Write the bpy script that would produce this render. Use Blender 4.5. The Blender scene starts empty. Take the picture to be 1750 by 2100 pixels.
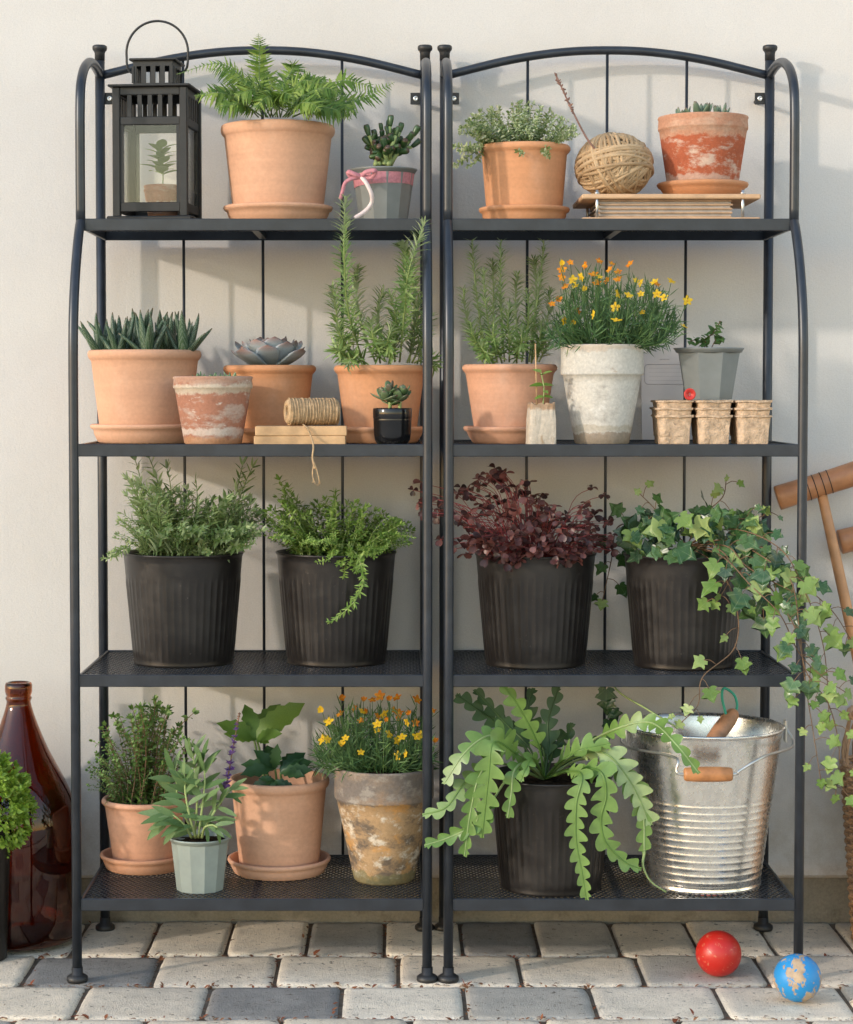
import bpy, math, random
import numpy as np
from mathutils import Vector, Matrix
sc = bpy.context.scene
col = sc.collection
rng = np.random.default_rng(7)
random.seed(7)
R = math.radians
# ---------------------------------------------------------------- camera, sky, sun, exposure
FPX, PU, PV, TH = 4367.0, 814.5, 997.4, 0.045        # focal length / principal point in units of a 1750 px wide frame
CAM = np.array([-0.068, -3.856, 0.986])
cd = bpy.data.cameras.new('camera'); cam = bpy.data.objects.new('camera', cd); col.objects.link(cam)
cam.location = CAM; cam.rotation_euler = (math.pi / 2 - TH, 0, 0)
cd.sensor_fit = 'HORIZONTAL'; cd.sensor_width = 36; cd.lens = 36 * FPX / 1750
cd.shift_x = (875 - PU) / 1750; cd.shift_y = -(1050 - PV) / 1750
cd.clip_start = 0.05; cd.clip_end = 900
sc.camera = cam
SUN = Vector((0.82, 0.50, -0.27)).normalized()       # the way the light travels
w = bpy.data.worlds.new('World'); sc.world = w; w.use_nodes = True
nt = w.node_tree; bg = nt.nodes['Background']
sky = nt.nodes.new('ShaderNodeTexSky'); sky.sky_type = 'NISHITA'; sky.sun_disc = False
sky.sun_elevation = math.asin(-SUN.z); sky.sun_rotation = math.atan2(-SUN.x, -SUN.y)
sky.air_density = 1.45; sky.dust_density = 0.25; sky.ozone_density = 1.0
wb = nt.nodes.new('ShaderNodeMix'); wb.data_type = 'RGBA'; wb.blend_type = 'MULTIPLY'; wb.inputs[0].default_value = 1.0; wb.inputs[7].default_value = (1.06, .985, 1.02, 1)   # hazy white balance of the whole sky
nt.links.new(sky.outputs[0], wb.inputs[6]); nt.links.new(wb.outputs[2], bg.inputs[0]); bg.inputs[1].default_value = 0.15
sl = bpy.data.lights.new('sun', 'SUN'); sl.energy = 0.72; sl.angle = R(2.2); sl.color = (1.0, 0.89, 0.77)
so = bpy.data.objects.new('sun', sl); col.objects.link(so); so.location = (-3, -3, 4)
so.rotation_euler = SUN.to_track_quat('-Z', 'Y').to_euler()
vs = sc.view_settings
sc.display_settings.display_device = 'sRGB'
vs.view_transform = 'Standard'; vs.look = 'None'; vs.exposure = 1.52; vs.gamma = 1.0; vs.use_curve_mapping = False
sc.cycles.max_bounces = 10; sc.cycles.transparent_max_bounces = 12; sc.cycles.transmission_bounces = 10
sc.cycles.caustics_reflective = False; sc.cycles.caustics_refractive = False
sc.cycles.use_denoising = True

# ---------------------------------------------------------------- helpers
def ray(u, v):
    c, s = math.cos(TH), math.sin(TH)
    a = (u - PU) / FPX; b = (v - PV) / FPX
    return np.array([a, c - b * s, -s - b * c])
def at(u, v, Y):
    r = ray(u, v); t = (Y - CAM[1]) / r[1]
    return CAM + r * t
def on(u, v, z):
    r = ray(u, v); t = (z - CAM[2]) / r[2]
    return CAM + r * t
def S(Y): return FPX / (Y - CAM[1])
A = lambda *p: np.array(p, float)
def unit(v):
    v = np.asarray(v, float); n = np.linalg.norm(v)
    return v / n if n > 1e-12 else A(0, 0, 1)
def z1(x, y): return ((150 + x / 1.9444) / 1.142857, (y / 1.9444) / 1.142857)
def z2(x, y): return ((1000 + x / 1.75) / 1.142857, (y / 1.75) / 1.142857)
def z3(x, y): return ((150 + x / 1.9444) / 1.142857, (500 + y / 1.9444) / 1.142857)
def z4(x, y): return ((1000 + x / 1.75) / 1.142857, (500 + y / 1.75) / 1.142857)
def z5(x, y): return ((150 + x / 1.9444) / 1.142857, (1050 + y / 1.9444) / 1.142857)
def z6(x, y): return ((950 + x / 1.6667) / 1.142857, (1050 + y / 1.6667) / 1.142857)
def z7(x, y): return (x * .6 / 1.142857, (1550 + y * .6) / 1.142857)
def z8(x, y): return ((950 + x * .6) / 1.142857, (1550 + y * .6) / 1.142857)
def z9(x, y): return ((1700 + x / 2.47) / 1.142857, (1050 + y / 2.47) / 1.142857)

class MB:
    def __init__(s): s.v = []; s.f = []; s.m = []; s.n = 0
    def add(s, v, f, m=0):
        v = np.asarray(v, float).reshape(-1, 3)
        s.v.append(v); k = s.n
        s.f += [tuple(i + k for i in q) for q in f]; s.m += [m] * len(f); s.n += len(v)
        return s
    def mesh(s, name, mats, smooth=True):
        me = bpy.data.meshes.new(name)
        v = np.concatenate(s.v) if s.v else np.zeros((0, 3))
        me.from_pydata(v.tolist(), [], s.f); 
        if not isinstance(mats, (list, tuple)): mats = [mats]
        for m in mats: me.materials.append(m)
        if len(mats) > 1: me.polygons.foreach_set('material_index', s.m)
        me.polygons.foreach_set('use_smooth', [smooth] * len(me.polygons))
        me.update()
        return me
    def build(s, name, mats, parent=None, smooth=True, **k):
        return obj(name, s.mesh(name, mats, smooth), parent, **k)

def obj(name, me, parent=None, loc=None, rot=None, scale=None, kind=None, mw=None):
    o = bpy.data.objects.new(name, me); col.objects.link(o)
    if parent is not None: o.parent = parent
    if mw is not None: o.matrix_local = mw
    else:
        if loc is not None: o.location = loc
        if rot is not None: o.rotation_euler = rot
        if scale is not None: o.scale = (scale,) * 3 if np.isscalar(scale) else scale
    if kind: o['kind'] = kind
    return o
def tag(o, label=None, cat=None, group=None, kind=None):
    if label: o['label'] = label
    if cat: o['category'] = cat
    if group: o['group'] = group
    if kind: o['kind'] = kind
    return o
def thing(name, label, cat, loc, rz=0, group=None):
    o = bpy.data.objects.new(name, None); col.objects.link(o); o.empty_display_size = .05
    o.location = loc; o.rotation_euler = (0, 0, rz)
    return tag(o, label, cat, group)

def frame(d, up=(0, 0, 1)):
    d = unit(d); up = np.asarray(up, float)
    s = np.cross(d, up)
    if np.linalg.norm(s) < 1e-4: s = np.cross(d, (1, 0, 0.1))
    s = unit(s); n = unit(np.cross(s, d))
    return np.stack([s, d, n], 1)            # columns: side, along, normal
def mat4(pos, d, up, sc=1.0, roll=0.0):
    F = frame(d, up)
    if roll:
        c, s_ = math.cos(roll), math.sin(roll)
        F = np.stack([F[:, 0] * c + F[:, 2] * s_, F[:, 1], F[:, 2] * c - F[:, 0] * s_], 1)
    sc = np.asarray(sc, float) * np.ones(3)
    m = np.eye(4); m[:3, :3] = F * sc; m[:3, 3] = pos
    return m
def M4(m): return Matrix(m.tolist())
def xf(v, m): return np.asarray(v) @ m[:3, :3].T + m[:3, 3]

def bez(P, n):
    """smooth curve through control points (Catmull-Rom)"""
    P = np.asarray(P, float)
    if len(P) == 2: return P[0] + (P[1] - P[0]) * np.linspace(0, 1, n)[:, None]
    Q = np.vstack([2 * P[0] - P[1], P, 2 * P[-1] - P[-2]])
    seg = len(P) - 1; out = []
    for t in np.linspace(0, seg - 1e-9, n):
        i = int(t); u = t - i; a, b, c, d = Q[i:i + 4]
        out.append(.5 * ((2 * b) + (c - a) * u + (2 * a - 5 * b + 4 * c - d) * u * u + (3 * b - a - 3 * c + d) * u ** 3))
    return np.array(out)
def tangents(P):
    T = np.gradient(P, axis=0); return T / (np.linalg.norm(T, axis=1)[:, None] + 1e-12)
def tube_geo(P, r, n=8, cap=True, closed=False):
    P = np.asarray(P, float); k = len(P)
    r = np.ones(k) * r if np.isscalar(r) else np.asarray(r, float)
    T = tangents(P)
    if closed: T = np.roll(P, -1, 0) - np.roll(P, 1, 0); T /= np.linalg.norm(T, axis=1)[:, None]
    nrm = np.cross(T[0], (0, 0, 1)); 
    if np.linalg.norm(nrm) < .05: nrm = np.cross(T[0], (1, 0, 0))
    nrm = unit(nrm); V = []
    ang = np.arange(n) * 2 * math.pi / n
    for i in range(k):
        nrm = unit(nrm - T[i] * np.dot(nrm, T[i])); b = np.cross(T[i], nrm)
        V.append(P[i] + r[i] * (np.cos(ang)[:, None] * nrm + np.sin(ang)[:, None] * b))
    V = np.concatenate(V); F = []
    for i in range(k if closed else k - 1):
        for j in range(n):
            a = i * n + j; b = i * n + (j + 1) % n; i2 = (i + 1) % k
            F.append((a, b, i2 * n + (j + 1) % n, i2 * n + j))
    if cap and not closed:
        F.append(tuple(range(n - 1, -1, -1))); F.append(tuple(range((k - 1) * n, k * n)))
    return V, F
def lathe_geo(prof, n=64, mod=None, close=False):
    """prof: (r,z) list, revolved about Z; mod(theta,i,r,z)->r"""
    V = []; F = []; k = len(prof)
    th = np.arange(n) * 2 * math.pi / n
    for i, (r, z) in enumerate(prof):
        rr = np.ones(n) * r if mod is None else np.array([mod(t, i, r, z) for t in th])
        V.append(np.stack([rr * np.cos(th), rr * np.sin(th), np.ones(n) * z], 1))
    for i in range(k if close else k - 1):
        i2 = (i + 1) % k
        for j in range(n):
            j2 = (j + 1) % n
            F.append((i * n + j, i * n + j2, i2 * n + j2, i2 * n + j))
    if not close:
        if prof[0][0] > 1e-5: F.append(tuple(range(n - 1, -1, -1)))
        if prof[-1][0] > 1e-5: F.append(tuple(range((k - 1) * n, k * n)))
    return np.concatenate(V), F
def box_geo(x0, x1, y0, y1, z0, z1, b=0.0):
    if b <= 0:
        v = [(x, y, z) for z in (z0, z1) for y in (y0, y1) for x in (x0, x1)]
        return np.array(v), [(0, 2, 3, 1), (4, 5, 7, 6), (0, 1, 5, 4), (2, 6, 7, 3), (0, 4, 6, 2), (1, 3, 7, 5)]
    # chamfered box
    V = []; idx = {}
    for sx in (0, 1):
        for sy in (0, 1):
            for sz in (0, 1):
                for ax in range(3):
                    p = [(x0, x1)[sx], (y0, y1)[sy], (z0, z1)[sz]]
                    for a2, s_ in zip(range(3), (sx, sy, sz)):
                        if a2 != ax: p[a2] += b if s_ == 0 else -b
                    idx[sx, sy, sz, ax] = len(V); V.append(p)
    F = []
    for ax in range(3):
        o = [a for a in range(3) if a != ax]
        for s_ in (0, 1):
            q = []
            for (u, v_) in ((0, 0), (1, 0), (1, 1), (0, 1)):
                t = [0, 0, 0]; t[ax] = s_; t[o[0]] = u; t[o[1]] = v_; q.append(idx[(*t, ax)])
            F.append(q)
    for ax in range(3):      # edges along ax
        o = [a for a in range(3) if a != ax]
        for u in (0, 1):
            for v_ in (0, 1):
                t0 = [0, 0, 0]; t0[o[0]] = u; t0[o[1]] = v_; t1 = list(t0); t1[ax] = 1
                F.append([idx[(*t0, o[0])], idx[(*t0, o[1])], idx[(*t1, o[1])], idx[(*t1, o[0])]])
    for sx in (0, 1):
        for sy in (0, 1):
            for sz in (0, 1): F.append([idx[sx, sy, sz, a] for a in range(3)])
    V = np.array(V, float); c = V.mean(0); G = []
    for q in F:
        p = V[list(q)]; nn = np.cross(p[1] - p[0], p[2] - p[0])
        G.append(tuple(q) if np.dot(nn, p.mean(0) - c) > 0 else tuple(reversed(q)))
    return V, G
def leaf_geo(w=.3, n=6, fold=.12, curl=.15, shape=None, serr=0.0, wav=0.0):
    """unit-length leaf along +Y, upper face +Z"""
    if shape is None: shape = lambda t: math.sin(math.pi * t ** .8) ** .8
    V = []; F = []
    for i in range(n + 1):
        t = i / n; h = w * .5 * max(shape(t), 0.02) * (1 + (serr if i % 2 else -serr))
        z = -curl * t * t; f = fold * h * 2
        V += [(-h, t, z + f + wav * math.sin(9 * t)), (0, t, z), (h, t, z + f - wav * math.sin(9 * t + 1))]
    for i in range(n):
        a = 3 * i
        F += [(a, a + 1, a + 4, a + 3), (a + 1, a + 2, a + 5, a + 4)]
    return np.array(V), F
def fat_geo(w=.4, th=.14, n=8, k=8, curl=-.2, shape=None, flat=.35, tip=0.02):
    """plump succulent leaf along +Y, concave face +Z"""
    if shape is None: shape = lambda t: (math.sin(math.pi * (t * .9 + .05)) ** .7)
    V = []; F = []
    for i in range(n + 1):
        t = i / n; h = max(shape(t), tip)
        for j in range(k):
            a = 2 * math.pi * j / k
            x = math.cos(a) * w * .5 * h; z = math.sin(a) * th * .5 * (h ** .6)
            if math.sin(a) > 0: z *= flat
            V.append((x, t, z - curl * t * t))
    for i in range(n):
        for j in range(k): F.append((i * k + j, i * k + (j + 1) % k, (i + 1) * k + (j + 1) % k, (i + 1) * k + j))
    F.append(tuple(range(k - 1, -1, -1))); F.append(tuple(range(n * k, n * k + k)))
    F = [tuple(reversed(q)) for q in F]
    return np.array(V), F
def poly_leaf_geo(outline, mid=None, fold=.1, curl=.1):
    """leaf from an outline (half, x>0 side from base to tip); fan to midrib"""
    V = []; F = []
    o = np.array(outline, float); k = len(o)
    ys = np.linspace(0.0, o[-1][1], k)
    for i in range(k): V.append((0, min(ys[i], o[-1][1]), 0))
    for sgn in (1, -1):
        b = len(V)
        for x, y in o: V.append((sgn * x, y, 0))
        for i in range(k - 1):
            q = (i, b + i, b + i + 1, i + 1)
            F.append(q if sgn > 0 else tuple(reversed(q)))
    V = np.array(V); V[:, 2] = fold * np.abs(V[:, 0]) - curl * V[:, 1] ** 2 - .25 * curl * V[:, 0] ** 2 * 2
    return V, F
def ribbon_geo(P, wvec, th=.0006):
    P = np.asarray(P, float); W = np.asarray(wvec, float) * np.ones_like(P); k = len(P)
    N = np.cross(tangents(P), W); N /= np.linalg.norm(N, axis=1)[:, None] + 1e-9
    V = np.concatenate([P - W / 2 + N * th, P + W / 2 + N * th, P + W / 2 - N * th, P - W / 2 - N * th])
    F = []
    for i in range(k - 1):
        for a in range(4):
            b = (a + 1) % 4
            F.append((a * k + i, a * k + i + 1, b * k + i + 1, b * k + i))
    return V, F

# ---------------------------------------------------------------- materials
def new_mat(name):
    m = bpy.data.materials.new(name); m.use_nodes = True
    return m, m.node_tree, m.node_tree.nodes['Principled BSDF']
def nd(t, typ, **k):
    n = t.nodes.new(typ)
    for a, b in k.items(): setattr(n, a, b)
    return n
def noise(t, scale, detail=4, rough=.55, coord=None, sx=None):
    n = nd(t, 'ShaderNodeTexNoise'); n.inputs['Scale'].default_value = scale
    n.inputs['Detail'].default_value = detail; n.inputs['Roughness'].default_value = rough
    if coord is not None: 
        if sx:
            mp = nd(t, 'ShaderNodeMapping'); mp.inputs['Scale'].default_value = sx
            t.links.new(coord, mp.inputs[0]); coord = mp.outputs[0]
        t.links.new(coord, n.inputs['Vector'])
    return n.outputs[0]
def ramp(t, fac, stops):
    r = nd(t, 'ShaderNodeValToRGB'); e = r.color_ramp.elements
    while len(e) < len(stops): e.new(.5)
    for el, (p, c) in zip(e, stops):
        el.position = p; el.color = (*c, 1) if not np.isscalar(c) else (c, c, c, 1)
    t.links.new(fac, r.inputs[0]); return r.outputs[0]
def mixc(t, fac, a, b, mode='MIX'):
    m = nd(t, 'ShaderNodeMix', data_type='RGBA', blend_type=mode)
    for s, v in ((m.inputs[0], fac), (m.inputs[6], a), (m.inputs[7], b)):
        if hasattr(v, 'links'): t.links.new(v, s)
        elif np.isscalar(v): s.default_value = v
        else: s.default_value = (*v, 1)
    return m.outputs[2]
def mth(t, op, a, b=0.0):
    m = nd(t, 'ShaderNodeMath', operation=op)
    for s, v in ((m.inputs[0], a), (m.inputs[1], b)):
        if hasattr(v, 'links'): t.links.new(v, s)
        else: s.default_value = v
    return m.outputs[0]
def coords(t, out='Object'): return nd(t, 'ShaderNodeTexCoord').outputs[out]
def bump(t, p, h, strength=.3, dist=.002):
    b = nd(t, 'ShaderNodeBump'); b.inputs['Strength'].default_value = strength; b.inputs['Distance'].default_value = dist
    t.links.new(h, b.inputs['Height']); t.links.new(b.outputs[0], p.inputs['Normal'])
def rnd(t):
    a = nd(t, 'ShaderNodeObjectInfo').outputs['Random']; b = nd(t, 'ShaderNodeNewGeometry').outputs['Random Per Island']
    return mth(t, 'FRACT', mth(t, 'ADD', a, b))
def plain(name, c, rough=.6, metal=0.0, var=.12, ns=12, bs=0, bstr=.2, spec=.5, coat=0.0, dist=.001):
    m, t, p = new_mat(name); co = coords(t)
    c2 = tuple(x * (1 - var) for x in c); c3 = tuple(min(1, x * (1 + var)) for x in c)
    t.links.new(ramp(t, noise(t, ns, 5, .6, co), [(.3, c2), (.7, c3)]), p.inputs['Base Color'])
    p.inputs['Roughness'].default_value = rough; p.inputs['Metallic'].default_value = metal
    p.inputs['Specular IOR Level'].default_value = spec; p.inputs['Coat Weight'].default_value = coat
    if bs: bump(t, p, noise(t, bs, 4, .6, co), bstr, dist)
    return m
def leafmat(name, ca, cb, rough=.45, trans=.22, spec=.4, tipc=None, tip0=.8, under=None, vein=0.0, cc=None):
    """ca..cb: colour range over the individual leaves"""
    m, t, p = new_mat(name); k = rnd(t); co = coords(t)
    st = [(0, ca), (1, cb)] if cc is None else [(0, ca), (.55, cb), (1, cc)]
    c = ramp(t, k, st)
    c = mixc(t, .35, c, ramp(t, noise(t, 60, 3, .5, co), [(.3, .35), (.7, 1.0)]), 'MULTIPLY')
    if vein > 0:
        wv = nd(t, 'ShaderNodeTexWave', wave_type='RINGS', rings_direction='SPHERICAL'); sx_ = nd(t, 'ShaderNodeSeparateXYZ'); t.links.new(co, sx_.inputs[0])
        ang = mth(t, 'ARCTAN2', sx_.outputs[0], mth(t, 'ADD', sx_.outputs[1], .02)); t.nodes.remove(wv)
        ln_ = ramp(t, mth(t, 'ABSOLUTE', mth(t, 'SINE', mth(t, 'MULTIPLY', ang, 3.6))), [(.0, 1.0), (.16, 0.0)])
        c = mixc(t, mth(t, 'MULTIPLY', ln_, vein), c, (.42, .50, .30))
        c = mixc(t, ramp(t, noise(t, 7, 5, .7, co), [(.58, 0.0), (.72, .5)]), c, (.26, .30, .10))
    if tipc is not None:
        y = nd(t, 'ShaderNodeSeparateXYZ'); t.links.new(co, y.inputs[0])
        c = mixc(t, ramp(t, y.outputs[1], [(tip0, 0.0), (1.0, 1.0)]), c, tipc)
    if under is not None:
        c = mixc(t, nd(t, 'ShaderNodeNewGeometry').outputs['Backfacing'], c, under)
    t.links.new(c, p.inputs['Base Color']); p.inputs['Roughness'].default_value = rough
    p.inputs['Specular IOR Level'].default_value = spec
    if trans > 0:
        tr = nd(t, 'ShaderNodeBsdfTranslucent'); mx = nd(t, 'ShaderNodeMixShader'); mx.inputs[0].default_value = trans
        t.links.new(mixc(t, 1.0, c, (1.0, 1.0, .55), 'MULTIPLY'), tr.inputs[0])
        t.links.new(p.outputs[0], mx.inputs[1]); t.links.new(tr.outputs[0], mx.inputs[2])
        t.links.new(mx.outputs[0], t.nodes['Material Output'].inputs[0])
    return m
def terracotta(name, c, bloom=.35, dark=.8):
    m, t, p = new_mat(name); co = coords(t)
    oi = nd(t, 'ShaderNodeObjectInfo'); vm = nd(t, 'ShaderNodeVectorMath', operation='ADD')
    t.links.new(co, vm.inputs[0]); t.links.new(mixc(t, 1.0, oi.outputs['Random'], (9, 7, 5), 'MULTIPLY'), vm.inputs[1]); co = vm.outputs[0]
    big = noise(t, 9, 4, .55, co); fine = noise(t, 160, 3, .6, co)
    base = ramp(t, big, [(.25, tuple(x * dark for x in c)), (.55, c), (.8, tuple(min(1, x * 1.1 + .02) for x in c))])
    bl = ramp(t, noise(t, 14, 6, .62, co, (1, 1, .5)), [(.52, 0.0), (.75, bloom)])
    base = mixc(t, bl, base, (.72, .55, .44))
    base = mixc(t, .18, base, ramp(t, fine, [(.35, .55), (.65, 1.0)]), 'MULTIPLY')
    base = mixc(t, 1.0, base, ramp(t, oi.outputs['Random'], [(0, (.84, .80, .76)), (.5, (1.0, .98, .95)), (1, (1.06, 1.06, 1.08))]), 'MULTIPLY')
    st = ramp(t, noise(t, 5, 7, .7, co, (1, 1, 2)), [(.58, 0.0), (.64, .16), (.72, .05)])
    base = mixc(t, st, base, (.36, .20, .12))
    ring = noise(t, 7, 3, .5, co, (.4, .4, 14))          # faint turning marks
    base = mixc(t, .22, base, ramp(t, ring, [(.35, .72), (.65, 1.0)]), 'MULTIPLY')
    t.links.new(base, p.inputs['Base Color']); p.inputs['Roughness'].default_value = .82
    p.inputs['Specular IOR Level'].default_value = .25
    bump(t, p, mth(t, 'ADD', mth(t, 'MULTIPLY', fine, .5), ring), .25, .0012)
    return m
def weathered(name, layers, scale=12, stretch=(1, 1, 1), zb=None, rough=.9, seed=0.0):
    """stack of (colour, threshold, noise scale) stains over a first colour; zb: (z0,z1,colour) band with ragged edge"""
    m, t, p = new_mat(name); co0 = coords(t)
    vm = nd(t, 'ShaderNodeVectorMath', operation='ADD'); t.links.new(co0, vm.inputs[0]); vm.inputs[1].default_value = (seed, seed * 1.7, 0)
    co = vm.outputs[0]
    c = layers[0][0]; c = mixc(t, noise(t, scale * 3, 5, .6, co), tuple(x * .8 for x in c), tuple(min(1, x * 1.15) for x in c))
    for i, (cc, thr, sca) in enumerate(layers[1:]):
        f = ramp(t, noise(t, sca, 8, .68, co, (stretch[0] + i * .13, stretch[1], stretch[2])), [(thr, 0.0), (thr + .10, 1.0)])
        c = mixc(t, mth(t, 'MULTIPLY', f, .88), c, cc)
    if zb:
        sp = nd(t, 'ShaderNodeSeparateXYZ'); t.links.new(co0, sp.inputs[0])
        for (za, zc, cc) in zb:
            zz = mth(t, 'ADD', sp.outputs[2], mth(t, 'MULTIPLY', mth(t, 'SUBTRACT', noise(t, 26, 6, .7, co), .5), .035))
            lo = ramp(t, mth(t, 'MULTIPLY', mth(t, 'SUBTRACT', zz, za), 300.0), [(0, 0.0), (1, 1.0)])
            hi = ramp(t, mth(t, 'MULTIPLY', mth(t, 'SUBTRACT', zc, zz), 300.0), [(0, 0.0), (1, 1.0)])
            c = mixc(t, mth(t, 'MULTIPLY', mth(t, 'MULTIPLY', lo, hi), .72), c, cc)
    fine = noise(t, 190, 5, .7, co)
    c = mixc(t, .4, c, ramp(t, fine, [(.35, .5), (.62, 1.0)]), 'MULTIPLY')
    t.links.new(c, p.inputs['Base Color']); p.inputs['Roughness'].default_value = rough; p.inputs['Specular IOR Level'].default_value = .2
    bump(t, p, mth(t, 'ADD', fine, noise(t, 40, 4, .6, co)), .45, .0016)
    return m

MT = {}
MT['steel'] = plain('powder_coated_steel', (.023, .028, .037), .33, .15, .25, 30, 500, .12, .5, dist=.0004)
MT['steel_dark'] = plain('dark_plastic_cap', (.018, .018, .019), .5, 0, .1)
MT['screw'] = plain('zinc_screw', (.75, .75, .73), .3, .8, .1)
MT['lantern'] = plain('black_lantern_metal', (.012, .012, .012), .5, .0, .3, 60, 300, .2, dist=.0004)
def lacquer():
    m, t, p = new_mat('dark_brown_lacquered_metal'); co0 = coords(t); oi = nd(t, 'ShaderNodeObjectInfo')
    vm = nd(t, 'ShaderNodeVectorMath', operation='ADD'); t.links.new(co0, vm.inputs[0]); t.links.new(mixc(t, 1.0, oi.outputs['Random'], (9, 7, 5), 'MULTIPLY'), vm.inputs[1]); co = vm.outputs[0]
    dust = ramp(t, noise(t, 9, 8, .72, co, (1, 1, 1.8)), [(.46, 0.0), (.72, .5)]); sp = ramp(t, noise(t, 130, 4, .7, co), [(.66, 0.0), (.72, .5)])
    c = mixc(t, dust, (.017, .0145, .0135), (.040, .037, .035)); c = mixc(t, sp, c, (.13, .115, .10))
    t.links.new(c, p.inputs['Base Color']); p.inputs['Metallic'].default_value = .2
    t.links.new(mth(t, 'ADD', mth(t, 'MULTIPLY', dust, .5), .30), p.inputs['Roughness']); bump(t, p, noise(t, 18, 4, .6, co), .10, .002)
    return m
MT['black_pot'] = lacquer()
MT['black_gloss'] = plain('glossy_black_plastic', (.008, .008, .009), .16, 0, .1)
MT['terra_pale'] = terracotta('pale_terracotta', (.68, .39, .255), .25, .92)
MT['terra_orange'] = terracotta('orange_terracotta', (.63, .305, .155), .2, .9)
MT['terra_pink'] = terracotta('pink_terracotta', (.65, .345, .215), .25, .9)
MT['soil'] = plain('potting_soil', (.030, .019, .012), .95, 0, .6, 90, 140, 1.0, .1, dist=.006)
MT['grey_pot'] = plain('grey_zinc_paint', (.19, .205, .20), .5, .1, .12, 20, 300, .1, dist=.0004)
MT['green_pot'] = plain('grey_green_zinc_paint', (.27, .31, .28), .55, .05, .14, 20, 300, .15, dist=.0004)
MT['ribbon'] = plain('dusty_pink_ribbon', (.50, .20, .23), .7, 0, .2, 200, 900, .3)
MT['ribbon_back'] = plain('pale_ribbon', (.72, .58, .54), .7, 0, .1, 200)
MT['jute'] = plain('jute_twine', (.48, .33, .19), .9, 0, .35, 120, 700, .8, .1, dist=.002)
MT['wood'] = plain('pale_wood', (.52, .325, .165), .65, 0, .3, 25, 200, .2)
MT['wood_ply'] = plain('plywood', (.55, .35, .20), .6, 0, .2, 30, 200, .2)
MT['card'] = plain('corrugated_card', (.42, .28, .18), .9, 0, .2, 60)
MT['paper_grey'] = plain('grey_blotting_paper', (.42, .38, .35), .9, 0, .15, 60)
MT['peat'] = plain('peat_fibre', (.55, .40, .275), .95, 0, .35, 70, 220, .9, .1, dist=.003)
MT['red'] = plain('red_plastic', (.55, .03, .02), .35, 0, .1)
MT['teal'] = plain('teal_cord', (.05, .48, .36), .6, 0, .15)
MT['envelope'] = plain('mauve_grey_card', (.60, .55, .53), .85, 0, .06, 8, 300, .1)
MT['print'] = plain('grey_print', (.40, .36, .36), .85, 0, .05)
MT['wire'] = plain('zinc_wire', (.62, .62, .60), .32, .9, .12)
MT['stem_green'] = plain('green_stem', (.13, .20, .06), .6, 0, .25)
MT['stem_pale'] = plain('pale_green_stem', (.30, .38, .14), .6, 0, .2)
MT['stem_brown'] = plain('brown_stem', (.17, .10, .055), .8, 0, .3)
MT['stem_pink'] = plain('pink_stem', (.30, .06, .065), .6, 0, .25)
MT['dry'] = plain('dry_seed_head', (.22, .12, .09), .9, 0, .4, 90)
# ---------------------------------------------------------------- the setting: wall, plinth, ground, pavement
WALLY = 0.050
def wall_material():
    m, t, p = new_mat('painted_render'); co = coords(t)
    big = noise(t, 1.3, 5, .6, co); mid = noise(t, 7, 6, .65, co); fine = noise(t, 230, 4, .7, co)
    c = ramp(t, big, [(.3, (.605, .578, .545)), (.7, (.65, .626, .597))])
    c = mixc(t, ramp(t, mid, [(.45, 0.0), (.8, .25)]), c, (.54, .495, .44))
    sp_ = nd(t, 'ShaderNodeSeparateXYZ'); t.links.new(co, sp_.inputs[0])
    dirt = mth(t, 'MULTIPLY', ramp(t, sp_.outputs[2], [(.08, 1.0), (.34, 0.0)]), ramp(t, noise(t, 22, 7, .75, co), [(.42, 0.0), (.68, .55)]))     # splash marks above the plinth
    c = mixc(t, dirt, c, (.36, .29, .21))
    c = mixc(t, .22, c, ramp(t, noise(t, 420, 3, .6, co), [(.36, .62), (.58, 1.0)]), 'MULTIPLY')
    t.links.new(c, p.inputs['Base Color']); p.inputs['Roughness'].default_value = .9; p.inputs['Specular IOR Level'].default_value = .2
    strk = noise(t, 5, 6, .6, co, (3, 3, .6))
    bump(t, p, mth(t, 'ADD', mth(t, 'MULTIPLY', fine, .7), mth(t, 'ADD', mth(t, 'MULTIPLY', mid, 1.8), strk)), .42, .0024)
    return m
MT['wall'] = wall_material()
MT['plinth'] = weathered('stained_concrete', [((.27, .245, .20),), ((.18, .155, .12), .52, 14), ((.36, .34, .29), .62, 30)], 10)
V, F = box_geo(-7, 7, WALLY, WALLY + .25, .083, 4.2, .006)
wall = MB().add(V, F).build('wall', MT['wall'], smooth=False); tag(wall, kind='structure')
V, F = box_geo(-7, 7, WALLY + .014, WALLY + .24, -.06, .0828)
pl = MB().add(V, F).build('plinth', MT['plinth'], smooth=False); tag(pl, kind='structure')

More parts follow.
